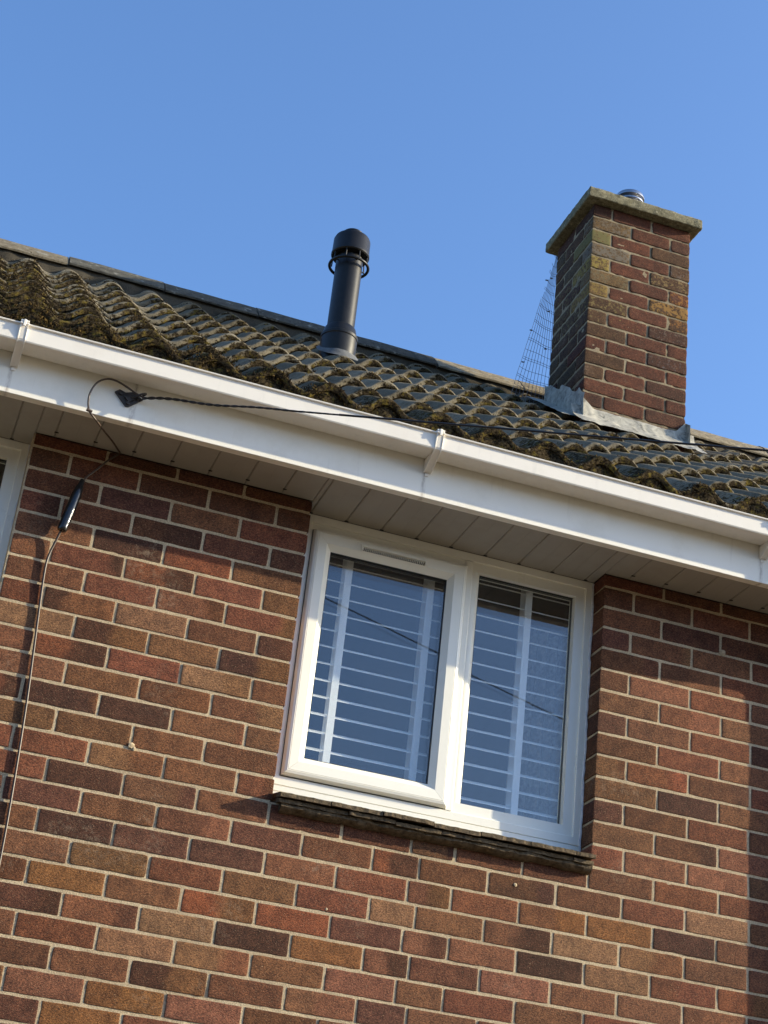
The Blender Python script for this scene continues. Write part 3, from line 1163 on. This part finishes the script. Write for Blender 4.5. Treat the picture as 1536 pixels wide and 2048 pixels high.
rowsb = []
for (yy, zz) in ((1.958, roofz(1.952) - .055), (1.960, roofz(1.954) - .01), (1.966, CZ - .125), (2.03, CZ - .06)):
    P = np.stack([X, np.full(nx, yy), np.full(nx, zz)], 1)
    n = fbm(P, 18, 40)
    P[:, 1] += n * .010; P[:, 2] += fbm(P, 20, 44) * .006
    rowsb.append(P)
rm_.grid(np.stack(rowsb, 1), flip=False)
rm_.build('ridge_mortar', m_mortar((.12, .105, .08), (.05, .043, .033)), roof)

# ---- chimney
CX0, CX1, CY0, CY1 = 2.154, 2.669, 1.29, 1.71
chm = HB()
cz_top = 3.962
nrow = 17
CPAL = dict(R=(.078, .030, .020), D=(.056, .026, .019), K=(.066, .038, .023), O=(.100, .070, .036), G=(.062, .048, .031))
LO = (.30, .235, .045, 0); 
FR = {
    0: 'DRR', 1: 'ORD', 2: 'ORK', 3: 'ORK', 4: 'ORK', 5: 'ORR', 6: 'ORK', 7: 'KRK', 8: 'KRD', 9: 'KRR', 10: 'RRD', 11: 'KRR', 12: 'KRD', 13: 'RRR', 14: 'DRD', 15: 'RRR', 16: 'RRR'}
lichen = {(2, 0): (.22, .21, .05, .75), (3, 0): (.22, .20, .10, .7), (4, 0): (.40, .32, .05, .60), (5, 0): (.20, .17, .06, .55), (6, 0): (.34, .24, .04, .62), (7, 0): (.28, .22, .05, .5),
          (8, 0): (.26, .20, .05, .42), (1, 0): (.22, .19, .09, .55), (8, 1): (.36, .27, .05, .35), (9, 0): (.28, .20, .05, .3),
          (4, 2): (.34, .24, .06, .5), (5, 2): (.42, .20, .03, .55), (6, 2): (.42, .24, .04, .66), (7, 2): (.40, .19, .03, .48), (3, 2): (.2, .17, .09, .45), (8, 2): (.22, .18, .09, .4), (10, 2): (.15, .14, .09, .4)}
J2 = .0095
def cb(lo, hi, letter, lic=None, faces='FLRKTB'):
    global seed
    seed += 1
    pal = dict(PAL); pal.update(CPAL)
    c = np.array(pal[letter]) * rnd.uniform(.85, 1.12)
    brick_mesh(chm, lo, hi, c, faces, seed=seed, r=.0032, step=.011, lic=lic, rough=1.5)
for i in range(nrow):
    z1 = cz_top - i * .075 - (.0 if i == 0 else .0)
    z0 = z1 - .0655
    L = FR[i]
    jit = lambda: rnd.uniform(-.0015, .0015)
    lc = [(v_[0] * .62, v_[1] * .58, v_[2] * .9, v_[3] - .10) if v_ else None for v_ in (lichen.get((i, q)) for q in range(3))]
    left_l = (.13, .10, .04, .42 if 3 < i < 8 else .2)
    W = CX1 - CX0
    if i % 2 == 0:   # header at left (side brick runs back), stretchers to the right
        a = CX0 + .1005; b = a + .2075
        cb((CX0 + jit(), CY0 + jit(), z0), (a - J2 / 2, CY0 + .205, z1), L[0], lc[0] or (left_l if i < 10 else None))
        cb((CX0 + jit(), CY0 + .205 + J2, z0), (a - J2 / 2, CY1, z1), rnd.choice('DKG'), left_l)
        cb((a + J2 / 2, CY0 + jit(), z0), (b - J2 / 2, CY0 + .1, z1), L[1], lc[1])
        cb((b + J2 / 2, CY0 + jit(), z0), (CX1 + jit(), CY0 + .1, z1), L[2], lc[2])
        cb((CX1 - .1, CY0 + .1 + J2, z0), (CX1 + jit(), CY0 + .31, z1), 'K', None)
        cb((CX1 - .1, CY0 + .31 + J2, z0), (CX1 + jit(), CY1, z1), 'K', None)
        cb((a, CY1 - .1, z0), (CX1 - .1 - J2, CY1 + jit(), z1), 'K', None)
    else:
        a = CX0 + .2025; b = CX1 - .1055
        cb((CX0 + jit(), CY0 + jit(), z0), (a - J2 / 2, CY0 + .1, z1), L[0], lc[0] or (left_l if i < 10 else None))
        cb((CX0 + jit(), CY0 + .1 + J2, z0), (CX0 + .1, CY0 + .31, z1), rnd.choice('DKG'), left_l)
        cb((CX0 + jit(), CY0 + .31 + J2, z0), (CX0 + .1, CY1, z1), rnd.choice('DKG'), left_l)
        cb((a + J2 / 2, CY0 + jit(), z0), (b - J2 / 2, CY0 + .1, z1), L[1], lc[1])
        cb((b + J2 / 2, CY0 + jit(), z0), (CX1 + jit(), CY0 + .205, z1), L[2], lc[2])
        cb((CX1 - .1, CY0 + .205 + J2, z0), (CX1 + jit(), CY1, z1), 'K', None)
        cb((CX0 + .1 + J2, CY1 - .1, z0), (CX1 - .1 - J2, CY1 + jit(), z1), 'K', None)
chim = chm.build('chimney', M['brick'], attrs=True, auto=60)
cm = HB()
d = .0030
for (face) in ('F', 'L', 'R', 'K'):
    u0, u1 = ((CX0 + d, CX1 - d) if face in 'FK' else (CY0 + d, CY1 - d))
    A, B = np.meshgrid(np.linspace(u0, u1, 60), np.linspace(2.65, cz_top, 150), indexing='ij')
    if face in 'FK':
        P = np.stack([A, np.full_like(A, CY0 + d if face == 'F' else CY1 - d), B], -1).reshape(-1, 3)
        P[:, 1] += (fbm(P, 40, 77) * .0035) * (1 if face == 'F' else -1)
    else:
        P = np.stack([np.full_like(A, CX0 + d if face == 'L' else CX1 - d), A, B], -1).reshape(-1, 3)
        P[:, 0] += (fbm(P, 40, 78) * .0035)
    cm.grid(P.reshape(60, 150, 3), flip=face in 'KL')
cm.build('chimney_mortar', m_mortar((.44, .37, .26), (.19, .155, .10)), chim)
# coping slab
cp = HB()
def rough_slab(mb, x0, x1, y0, y1, z0, z1, step=.012, amp=.0035, sd=50, r=.006):
    lo = np.array([x0, y0, z0]); hi = np.array([x1, y1, z1])
    for f in 'FKLRTB':
        ax = [axisgrid(lo[i], hi[i], r, step) for i in range(3)]
        if f in 'FK':
            A, B = np.meshgrid(ax[0], ax[2], indexing='ij'); P = np.stack([A, np.full_like(A, lo[1] if f == 'F' else hi[1]), B], -1); fl = f == 'K'
        elif f in 'LR':
            A, B = np.meshgrid(ax[1], ax[2], indexing='ij'); P = np.stack([np.full_like(A, lo[0] if f == 'L' else hi[0]), A, B], -1); fl = f == 'L'
        else:
            A, B = np.meshgrid(ax[0], ax[1], indexing='ij'); P = np.stack([A, B, np.full_like(A, hi[2] if f == 'T' else lo[2])], -1); fl = f == 'B'
        sh = P.shape; p = P.reshape(-1, 3); q = np.clip(p, lo + r, hi - r); dd = p - q
        nl = np.linalg.norm(dd, axis=1, keepdims=True) + 1e-9
        p = q + dd / nl * r
        p = p + np.stack([fbm(p, 45, sd), fbm(p, 45, sd + 3), fbm(p, 45, sd + 6)], 1) * amp
        mb.grid(p.reshape(sh), flip=fl)
rough_slab(cp, 2.108, 2.708, 1.240, 1.765, cz_top + .002, 4.018)
cp.build('coping_slab', M['concrete'], chim, auto=60)
# bright metal cowl on the chimney top
cw = HB()
cxw, cyw = 2.435, 1.50
cw.lathe([(.052, 4.0), (.052, 4.165), (.066, 4.168), (.066, 4.174), (.050, 4.178), (.050, 4.190), (.070, 4.193), (.070, 4.200), (.052, 4.205), (.052, 4.215), (.073, 4.219), (.073, 4.228), (.068, 4.240), (.045, 4.256), (.0, 4.262)], cxw, cyw, 40)
cw.build('metal_cowl', M['alu'], chim, auto=30)

# lead flashing
fl = HB()
nx = 70
X = np.linspace(2.100, 2.712, nx)
rowsf = []
prof = [(CY0 - .003, 2.832), (CY0 - .006, 2.815), (CY0 - .008, 2.796), (CY0 - .016, 2.782), (1.250, roofz(1.25) + .012), (1.215, roofz(1.215) + .006), (1.175, roofz(1.175) + .004), (1.150, roofz(1.150) + .000)]
for i, (yy, zz) in enumerate(prof):
    P = np.stack([X, np.full(nx, yy), np.full(nx, zz)], 1)
    e = min(1, i / 2)
    if i == 0:
        tri = np.clip(1 - (X - 2.15) / .06, 0, 1) * .055 * (X > 2.148) + np.clip(1 - (2.672 - X) / .05, 0, 1) * .06 * (X < 2.674)
        P[:, 2] += tri + fbm(P, 14, 61) * .006
    P[:, 1] -= np.abs(fbm(P, 20, 60)) * .010 * e
    P[:, 2] += fbm(P, 22, 64) * .009 * e
    rowsf.append(P)
fl.grid(np.stack(rowsf, 1), flip=True)
# left side: stepped upstand dressed down the tiles
ny = 60
Yv = np.linspace(1.25, 1.735, ny)
rowsl = []
for i, tt in enumerate((0, .25, .5, .75, 1.0, 1.25)):
    step = np.floor((Yv - 1.25) / .105)
    topz = 2.885 + (Yv - 1.25) * .62 + .022 * vnoise(np.stack([Yv, Yv * 0, Yv * 0], 1), 26, 3)
    botz = roofz(Yv) + .004
    P = np.stack([np.full(ny, CX0 - .006), Yv, topz + (botz - topz) * min(tt, 1)], 1)
    P[:, 0] -= np.abs(fbm(P, 18, 66)) * .012
    if tt > 1:
        P[:, 0] -= .10; P[:, 2] = roofz(Yv) + .0 + fbm(P, 20, 3) * .004
    rowsl.append(P)
fl.grid(np.stack(rowsl, 1), flip=False)
# right side upstand
rowsr = []
for tt in (0, .5, 1.0, 1.3):
    topz = 2.86 + (Yv - 1.25) * .7
    P = np.stack([np.full(ny, CX1 + .006 + (.08 if tt > 1 else 0)), Yv, topz + (roofz(Yv) + .004 - topz) * min(tt, 1)], 1)
    rowsr.append(P)
fl.grid(np.stack(rowsr, 1), flip=True)
fl.build('lead_flashing', M['lead'], chim, auto=70)

# ---- black boiler flue
FXc, FYc = 1.019, 1.36
flue = HB()
flue.lathe([(.0605, 2.70), (.0605, 3.30), (.056, 3.30), (.056, 3.40)], FXc, FYc, 48)
fo = flue.build('flue_pipe', M['black'], auto=30)
cl = HB()   # weather collar
cl.lathe([(.074, 2.60), (.076, 2.76), (.080, 2.82), (.080, 2.868), (.083, 2.872), (.083, 2.884), (.078, 2.889), (.069, 2.925), (.065, 2.930), (.060, 2.93)], FXc, FYc, 48)
cl.build('weather_collar', M['black'], fo, auto=30)
ct = HB()
ct.lathe([(.057, 3.312), (.082, 3.312), (.0865, 3.317), (.0865, 3.328), (.084, 3.334), (.083, 3.400), (.078, 3.412), (.058, 3.420), (.046, 3.423), (.046, 3.444), (.040, 3.449), (0, 3.450)], FXc, FYc, 48)
ct.build('terminal_cap', M['black'], fo, auto=30)
rgm = HB()
def torus(mb, cx, cy, cz, R, r, n=48, m=10):
    V = []
    for i in range(n):
        a = 2 * math.pi * i / n
        for j in range(m):
            b = 2 * math.pi * j / m
            V.append((cx + (R + r * math.cos(b)) * math.cos(a), cy + (R + r * math.cos(b)) * math.sin(a), cz + r * math.sin(b)))
    F = [(i * m + j, ((i + 1) % n) * m + j, ((i + 1) % n) * m + (j + 1) % m, i * m + (j + 1) % m) for i in range(n) for j in range(m)]
    mb.add(V, F)
torus(rgm, FXc, FYc, 3.262, .087, .0068)
for i in range(8):
    a = 2 * math.pi * i / 8 + .3
    rgm.tube([(FXc + .080 * math.cos(a), FYc + .080 * math.sin(a), 3.268), (FXc + .078 * math.cos(a), FYc + .078 * math.sin(a), 3.32)], .0032, 6)
    if i % 2 == 0:
        rgm.tube([(FXc + .058 * math.cos(a), FYc + .058 * math.sin(a), 3.275), (FXc + .083 * math.cos(a), FYc + .083 * math.sin(a), 3.268)], .003, 6)
rgm.build('guard_ring', M['black'], fo, auto=50)
fo.parent = house
fo['label'] = 'black plastic boiler flue with slotted cap rising from the tiles'
for ch in fo.children: ch.location = (0, 0, 0)
fo.location = (0, 0, HZ)
fs = HB()
rowsq = []
for rr_, zz in ((.068, .012), (.076, -.004), (.09, -.018)):
    row = []
    for k in range(41):
        a = 2 * math.pi * k / 40
        xx, yy = FXc + rr_ * math.cos(a) * 1.05, FYc + rr_ * math.sin(a) * 1.15
        row.append((xx, yy, roofz(yy) + zz + .004 * math.sin(3 * a)))
    rowsq.append(row)
fs.grid(np.array(rowsq), flip=True)
fs.build('lead_slate', m_simple('dark lead slate', (.10, .10, .095), .6, 0, 40, .4, .4, .004), fo)

# ------------------------------------------------------------------ wire mesh beside the chimney
wm = MB()
YW = 1.78
def mesh_pt(u, v):
    # v 0 bottom .. 1 top ; u 0 left .. 1 right
    zt = 3.12 + v * .86
    xl = 1.995 + (2.163 - 1.995) * v
    xr = 2.29 + (2.20 - 2.29) * v
    x = xl + (xr - xl) * u
    return (x, YW + .02 * math.sin(u * 3.0) - .02 * v + .006 * math.sin(v * 9 + u * 4), zt - .02 * u)
nv = 15
for i in range(nv):
    u = i / (nv - 1)
    vt = 1.0 if i > 3 else (.62 + .1 * i)
    if i == 0: vt = .66
    jog = rnd.uniform(-.02, .02)
    wm.tube([mesh_pt(u + .004 * math.sin(k * 1.7 + i), -.02 + (vt + .02) * k / 12) for k in range(13)], .0011, 5)
for j in range(17):
    v = j / 16.0
    for off in ((0, .014) if j % 2 == 0 else (0,)):
        wm.tube([mesh_pt(k / 10, min(1, v * .985 + off * (1 if k % 2 else .9) + .003 * math.sin(k + j))) for k in range(11)], .0010, 5)
for (u, v) in ((0, .43), (.05, .22), (.3, .84), (.5, .36), (.45, .62), (.02, .8)):
    p = mesh_pt(u, v)
    wm.tube([(p[0] - .008, p[1], p[2]), (p[0] + .006, p[1], p[2] + .002)], .0035, 5)
wmo = wm.build('wire_mesh', M['steel'])
tag(wmo, 'tapering panel of thin galvanised wire mesh leaning against the chimney side', 'wire mesh')

# ------------------------------------------------------------------ blinds and curtain
def blind(xo):
    bl = empty('venetian_blind', (1.2 + xo, .21, .5))
    off = Vector((1.2 + xo, .21, .5))
    def bb(m, name, mat, **k):
        o = m.build(name, mat, **k); o.parent = bl; o.location = -off; return o
    s = MB()
    x0, x1 = .72 + xo, 1.70 + xo
    a = math.radians(26)
    for i in range(15):
        zc = 1.300 - .0588 * i - .006
        prof = []
        for t in (-1, -.6, -.2, .2, .6, 1):
            yy = .172 + .0245 * t * math.cos(a)
            zz = zc + .0245 * t * math.sin(a) + .0018 * (1 - t * t)
            prof.append((yy, zz))
        pr = prof + [(y, z + .0032) for y, z in prof[::-1]]
        sag = rnd.uniform(-.0015, .0015)
        s.extrude_x([(y, z + sag) for y, z in pr], x0, x1)
    bb(s, 'slats', M['slat'], auto=50)
    h = MB(); h.box(x0, x1, .145, .2, 1.325, 1.37); bb(h, 'head_rail', M['slat'], smooth=False)
    h = MB(); h.box(x0, x1, .15, .195, .40, .42); bb(h, 'bottom_rail', M['slat'], smooth=False)
    for xt in (.868, 1.158, 1.514):
        t = MB()
        t.box(xt - .0122 + xo, xt + .0122 + xo, .1475, .1483, .41, 1.33)
        bb(t, 'ladder_tape', M['tape'], smooth=False)
        t = MB()
        t.box(xt - .0122 + xo, xt + .0122 + xo, .1965, .1973, .41, 1.35)
        bb(t, 'ladder_tape', M['tape'], smooth=False)
    return bl
tag(blind(0), 'white slatted venetian blind with wide tapes hanging behind the two pane window', 'blind')
lc = MB()
A, B = np.meshgrid(np.linspace(1.52, 1.76, 90), np.linspace(.30, 1.20, 40), indexing='ij')
G = np.stack([A, .245 + .016 * np.sin(A * 150) + .008 * np.sin(A * 60 + B * 2), B], -1)
lc.grid(G)
tag(lc.build('lace_curtain', M['lace']), 'pale patterned lace curtain hanging behind the blind in the right pane', 'curtain')

# ------------------------------------------------------------------ cables
P0 = Vector((.052, -.256, 1.431))
D = Vector((.924, -.381, -.031))
oc = MB()
def strand(ph, r, n, L0, L1, amp):
    pts = []
    for i in range(n + 1):
        s_ = L0 + (L1 - L0) * i / n
        a = s_ * 2 * math.pi / .052 + ph
        wob = .006 * math.sin(s_ * 21) * max(0, 1 - s_ / .5)
        am = amp * max(0, 1 - s_ / .62)
        p = P0 + D * s_ + Vector((0, am * math.cos(a), am * math.sin(a) + wob))
        pts.append(p)
    oc.tube(pts, r, 6)
strand(0, .0026, 220, -.012, .66, .0027)
strand(math.pi, .0026, 220, -.012, .66, .0027)
LP = []
for i in range(61):
    s_ = .6 + 27.4 * (i / 60) ** 1.5
    sag = -.0 - 0.0
    LP.append(P0 + D * s_ + Vector((0, 0, .0012 * s_ * s_)))
oc.tube(LP, .0034, 8)
oco = oc.build('overhead_cable', M['cable'], auto=60)
tag(oco, 'black overhead wire, twisted near its fascia anchor, running right in front of the gutter', 'cable')
pend = LP[-1]
pl = MB()
pl.tube([(pend.x, pend.y, -2.85), (pend.x, pend.y, pend.z + .35)], [.14, .10], 20)
plo = pl.build('telegraph_pole', M['wood'], auto=40)
tag(plo, 'brown wooden pole carrying the far end of the overhead wire', 'pole')

bk = MB()
c = (.004, -.2185, 1.4315)
def plate(mb, pts, y0, y1):
    n = len(pts)
    V = [(x, y0, z) for x, z in pts] + [(x, y1, z) for x, z in pts]
    F = [tuple(range(n)), tuple(range(2 * n - 1, n - 1, -1))] + [(i, n + i, n + (i + 1) % n, (i + 1) % n) for i in range(n)]
    mb.add(V, F)
plate(bk, [(-.043, 1.437), (-.003, 1.396), (.006, 1.397), (.046, 1.432), (.034, 1.440), (.010, 1.450), (-.010, 1.443), (-.030, 1.449)], -.221, -.2152)
plate(bk, [(-.012, 1.425), (.004, 1.410), (.020, 1.425), (.004, 1.440)], -.2275, -.2215)
for (x, z) in ((-.024, 1.434), (.002, 1.407), (.029, 1.430)):
    bk.tube([(x, -.2275, z), (x, -.219, z)], .0055, 8)
bk.tube(catmull([(.004, -.2215, 1.426), (.020, -.236, 1.430), (.040, -.244, 1.440), (.050, -.236, 1.446), (.040, -.226, 1.440)], 5), .0033, 6)
for a_ in bk.v: a_[:, 1] -= .018
bko = bk.build('cable_bracket', M['plate'], smooth=False, bevel=.0008)
tag(bko, 'small black diamond shaped iron anchor plate screwed to the white fascia', 'bracket')

lp = MB()
loop = [(.045, -.238, 1.440), (.020, -.240, 1.446), (-.015, -.243, 1.460), (-.050, -.245, 1.4695), (-.080, -.245, 1.466), (-.104, -.243, 1.446), (-.1165, -.240, 1.412), (-.117, -.237, 1.380), (-.108, -.2345, 1.350),
        (-.085, -.222, 1.335), (-.045, -.17, 1.330), (-.005, -.10, 1.338), (.018, -.055, 1.342), (.030, -.028, 1.346), (.024, -.012, 1.343), (.0, -.010, 1.318), (-.03, -.012, 1.275), (-.055, -.018, 1.24), (-.066, -.028, 1.212)]
loop = [(x, y - .018 * min(1, max(0, (-y - .05) / .15)), z - .009 * min(1, max(0, (-y - .05) / .15))) for x, y, z in loop]
lp.tube(catmull(loop, 8), .0030, 8)
for i in (7, 8, ):
    pass
lp.tube([(-.117, -.2555, 1.343), (-.100, -.2515, 1.341)], .005, 8)
lpo = lp.build('looped_cable', M['brown'], auto=60)
tag(lpo, 'thin brown cable looping from the fascia anchor under the soffit to the wall', 'cable')

cj = MB()
p0, p1 = Vector((-.066, -.030, 1.222)), Vector((-.098, -.028, 1.036))
pts = [p0.lerp(p1, t) for t in (0, .02, .10, .16, .30, .6, .93, .96, .99, 1.0)]
cj.tube(pts, [.006, .008, .009, .0125, .0155, .0165, .0158, .0158, .014, .010], 16)
cjo = cj.build('cable_joint', m_simple('glossy black plastic', (.012, .012, .012), .16, 0, 90, .3, .3, .002))
tag(cjo, 'glossy black cable joint tube fixed high on the brick wall', 'cable joint')
s1 = MB()
pw = [(-.098, -.022, 1.045), (-.107, -.014, 1.005), (-.117, -.009, .965), (-.1215, -.008, .921), (-.118, -.0075, .84), (-.111, -.0065, .74), (-.102, -.0075, .61), (-.094, -.007, .49), (-.087, -.0065, .35), (-.081, -.0075, .2), (-.077, -.007, .05), (-.075, -.007, -.2), (-.075, -.005, -.6)]
s1.tube(catmull(pw, 6), .0038, 8)
s1.tube([(-.075, -.005, -.6), (-.075, -.005, -2.8)], .0031, 8)
s1o = s1.build('wall_cable', M['brown'], auto=60)
tag(s1o, 'thin brown cable running down the brick wall below the joint tube', 'cable')
# ------------------------------------------------------------------ moss
mr = np.random.default_rng(21)
V = []; F = []
def tufts(centres, spread, size, count):
    global V, F
    for (c, s_) in centres:
        n = max(3, int(count * s_))
        for i in range(n):
            o = mr.normal(0, 1, 3) * spread * s_
            o[2] = o[2] * .7
            p = np.array(c) + o
            d = o / (np.linalg.norm(o) + 1e-6) + mr.normal(0, .35, 3) + np.array([0, -.45, .35])
            d /= np.linalg.norm(d)
            L = size * mr.uniform(.5, 1.3)
            a = np.cross(d, mr.normal(0, 1, 3)); a /= np.linalg.norm(a) + 1e-6
            b = np.cross(d, a)
            r_ = L * .32
            k = len(V)
            for q in range(4):
                an = q * math.pi / 2
                V.append(p + (a * math.cos(an) + b * math.sin(an)) * r_)
            V.append(p + d * L); V.append(p - d * L * .4)
            F += [(k, k + 1, k + 4), (k + 1, k + 2, k + 4), (k + 2, k + 3, k + 4), (k + 3, k, k + 4), (k + 1, k, k + 5), (k + 2, k + 1, k + 5), (k + 3, k + 2, k + 5), (k, k + 3, k + 5)]
cs = []
# continuous growth along the eaves
x = -1.4
while x < 4.3:
    amt = .55 + .45 * float(vnoise([(x, 0, 0)], 3.2, 4)[0]) + (.35 if x < .6 else 0)
    wv = float(wave(np.array([x]))[0])
    if mr.random() < .25 + amt * .75:
        y = Y0 + mr.uniform(-.006, .03)
        z = roofz(y) + wv - .012 - mr.uniform(0, .030)
        cs.append(((x, y, z), .5 + .8 * max(0, amt)))
    x += .010
tufts(cs, .0085, .0085, 16)
# noses of every course
cs = []
for c in range(0, 10):
    x = -1.2
    while x < 4.4:
        y = Y0 + GA * c + .002
        wv = float(wave(np.array([x]))[0])
        left = max(0, min(1, (.55 - x - .28 * (y - .1)) / .8))
        pn = float(vnoise([(x, y, 0)], 3.3, 8)[0])
        prob = -.02 + .42 * math.exp(-(((((x - XN) / RW + .5) % 1.0) - .60) / .2) ** 2) + .28 * left + .32 * pn + (.3 if c <= 1 else 0)
        if mr.random() < prob:
            z = roofz(y) + wv - mr.uniform(.004, .018)
            cs.append(((x, y - .002, z), .45 + .35 * left + .25 * mr.random()))
        x += .011
tufts(cs, .0065, .0062, 11)
# cushions lying on the left tiles
cs = []
for i in range(300):
    x = mr.uniform(-1.2, .9); y = mr.uniform(Y0, 1.9)
    left = (.55 - x - .28 * (y - .1)) / .8
    if mr.random() > left: continue
    cc = int((y - Y0) / GA); t = (y - Y0) / GA - cc
    z = roofz(y) + float(wave(np.array([x]))[0]) - .026 * t + .002
    cs.append(((x, y, z), mr.uniform(.7, 1.5)))
tufts(cs, .011, .008, 16)
me = bpy.data.meshes.new('moss')
me.from_pydata([tuple(v) for v in V], [], F)
me.update()
me.materials.append(M['moss'])
mso = bpy.data.objects.new('moss', me)
COL.objects.link(mso)
tag(mso, 'brown and yellow green moss growing over the roof tiles and along the eaves', 'moss', kind='stuff')
print('moss faces', len(F), 'wall verts', len(wall.data.vertices))
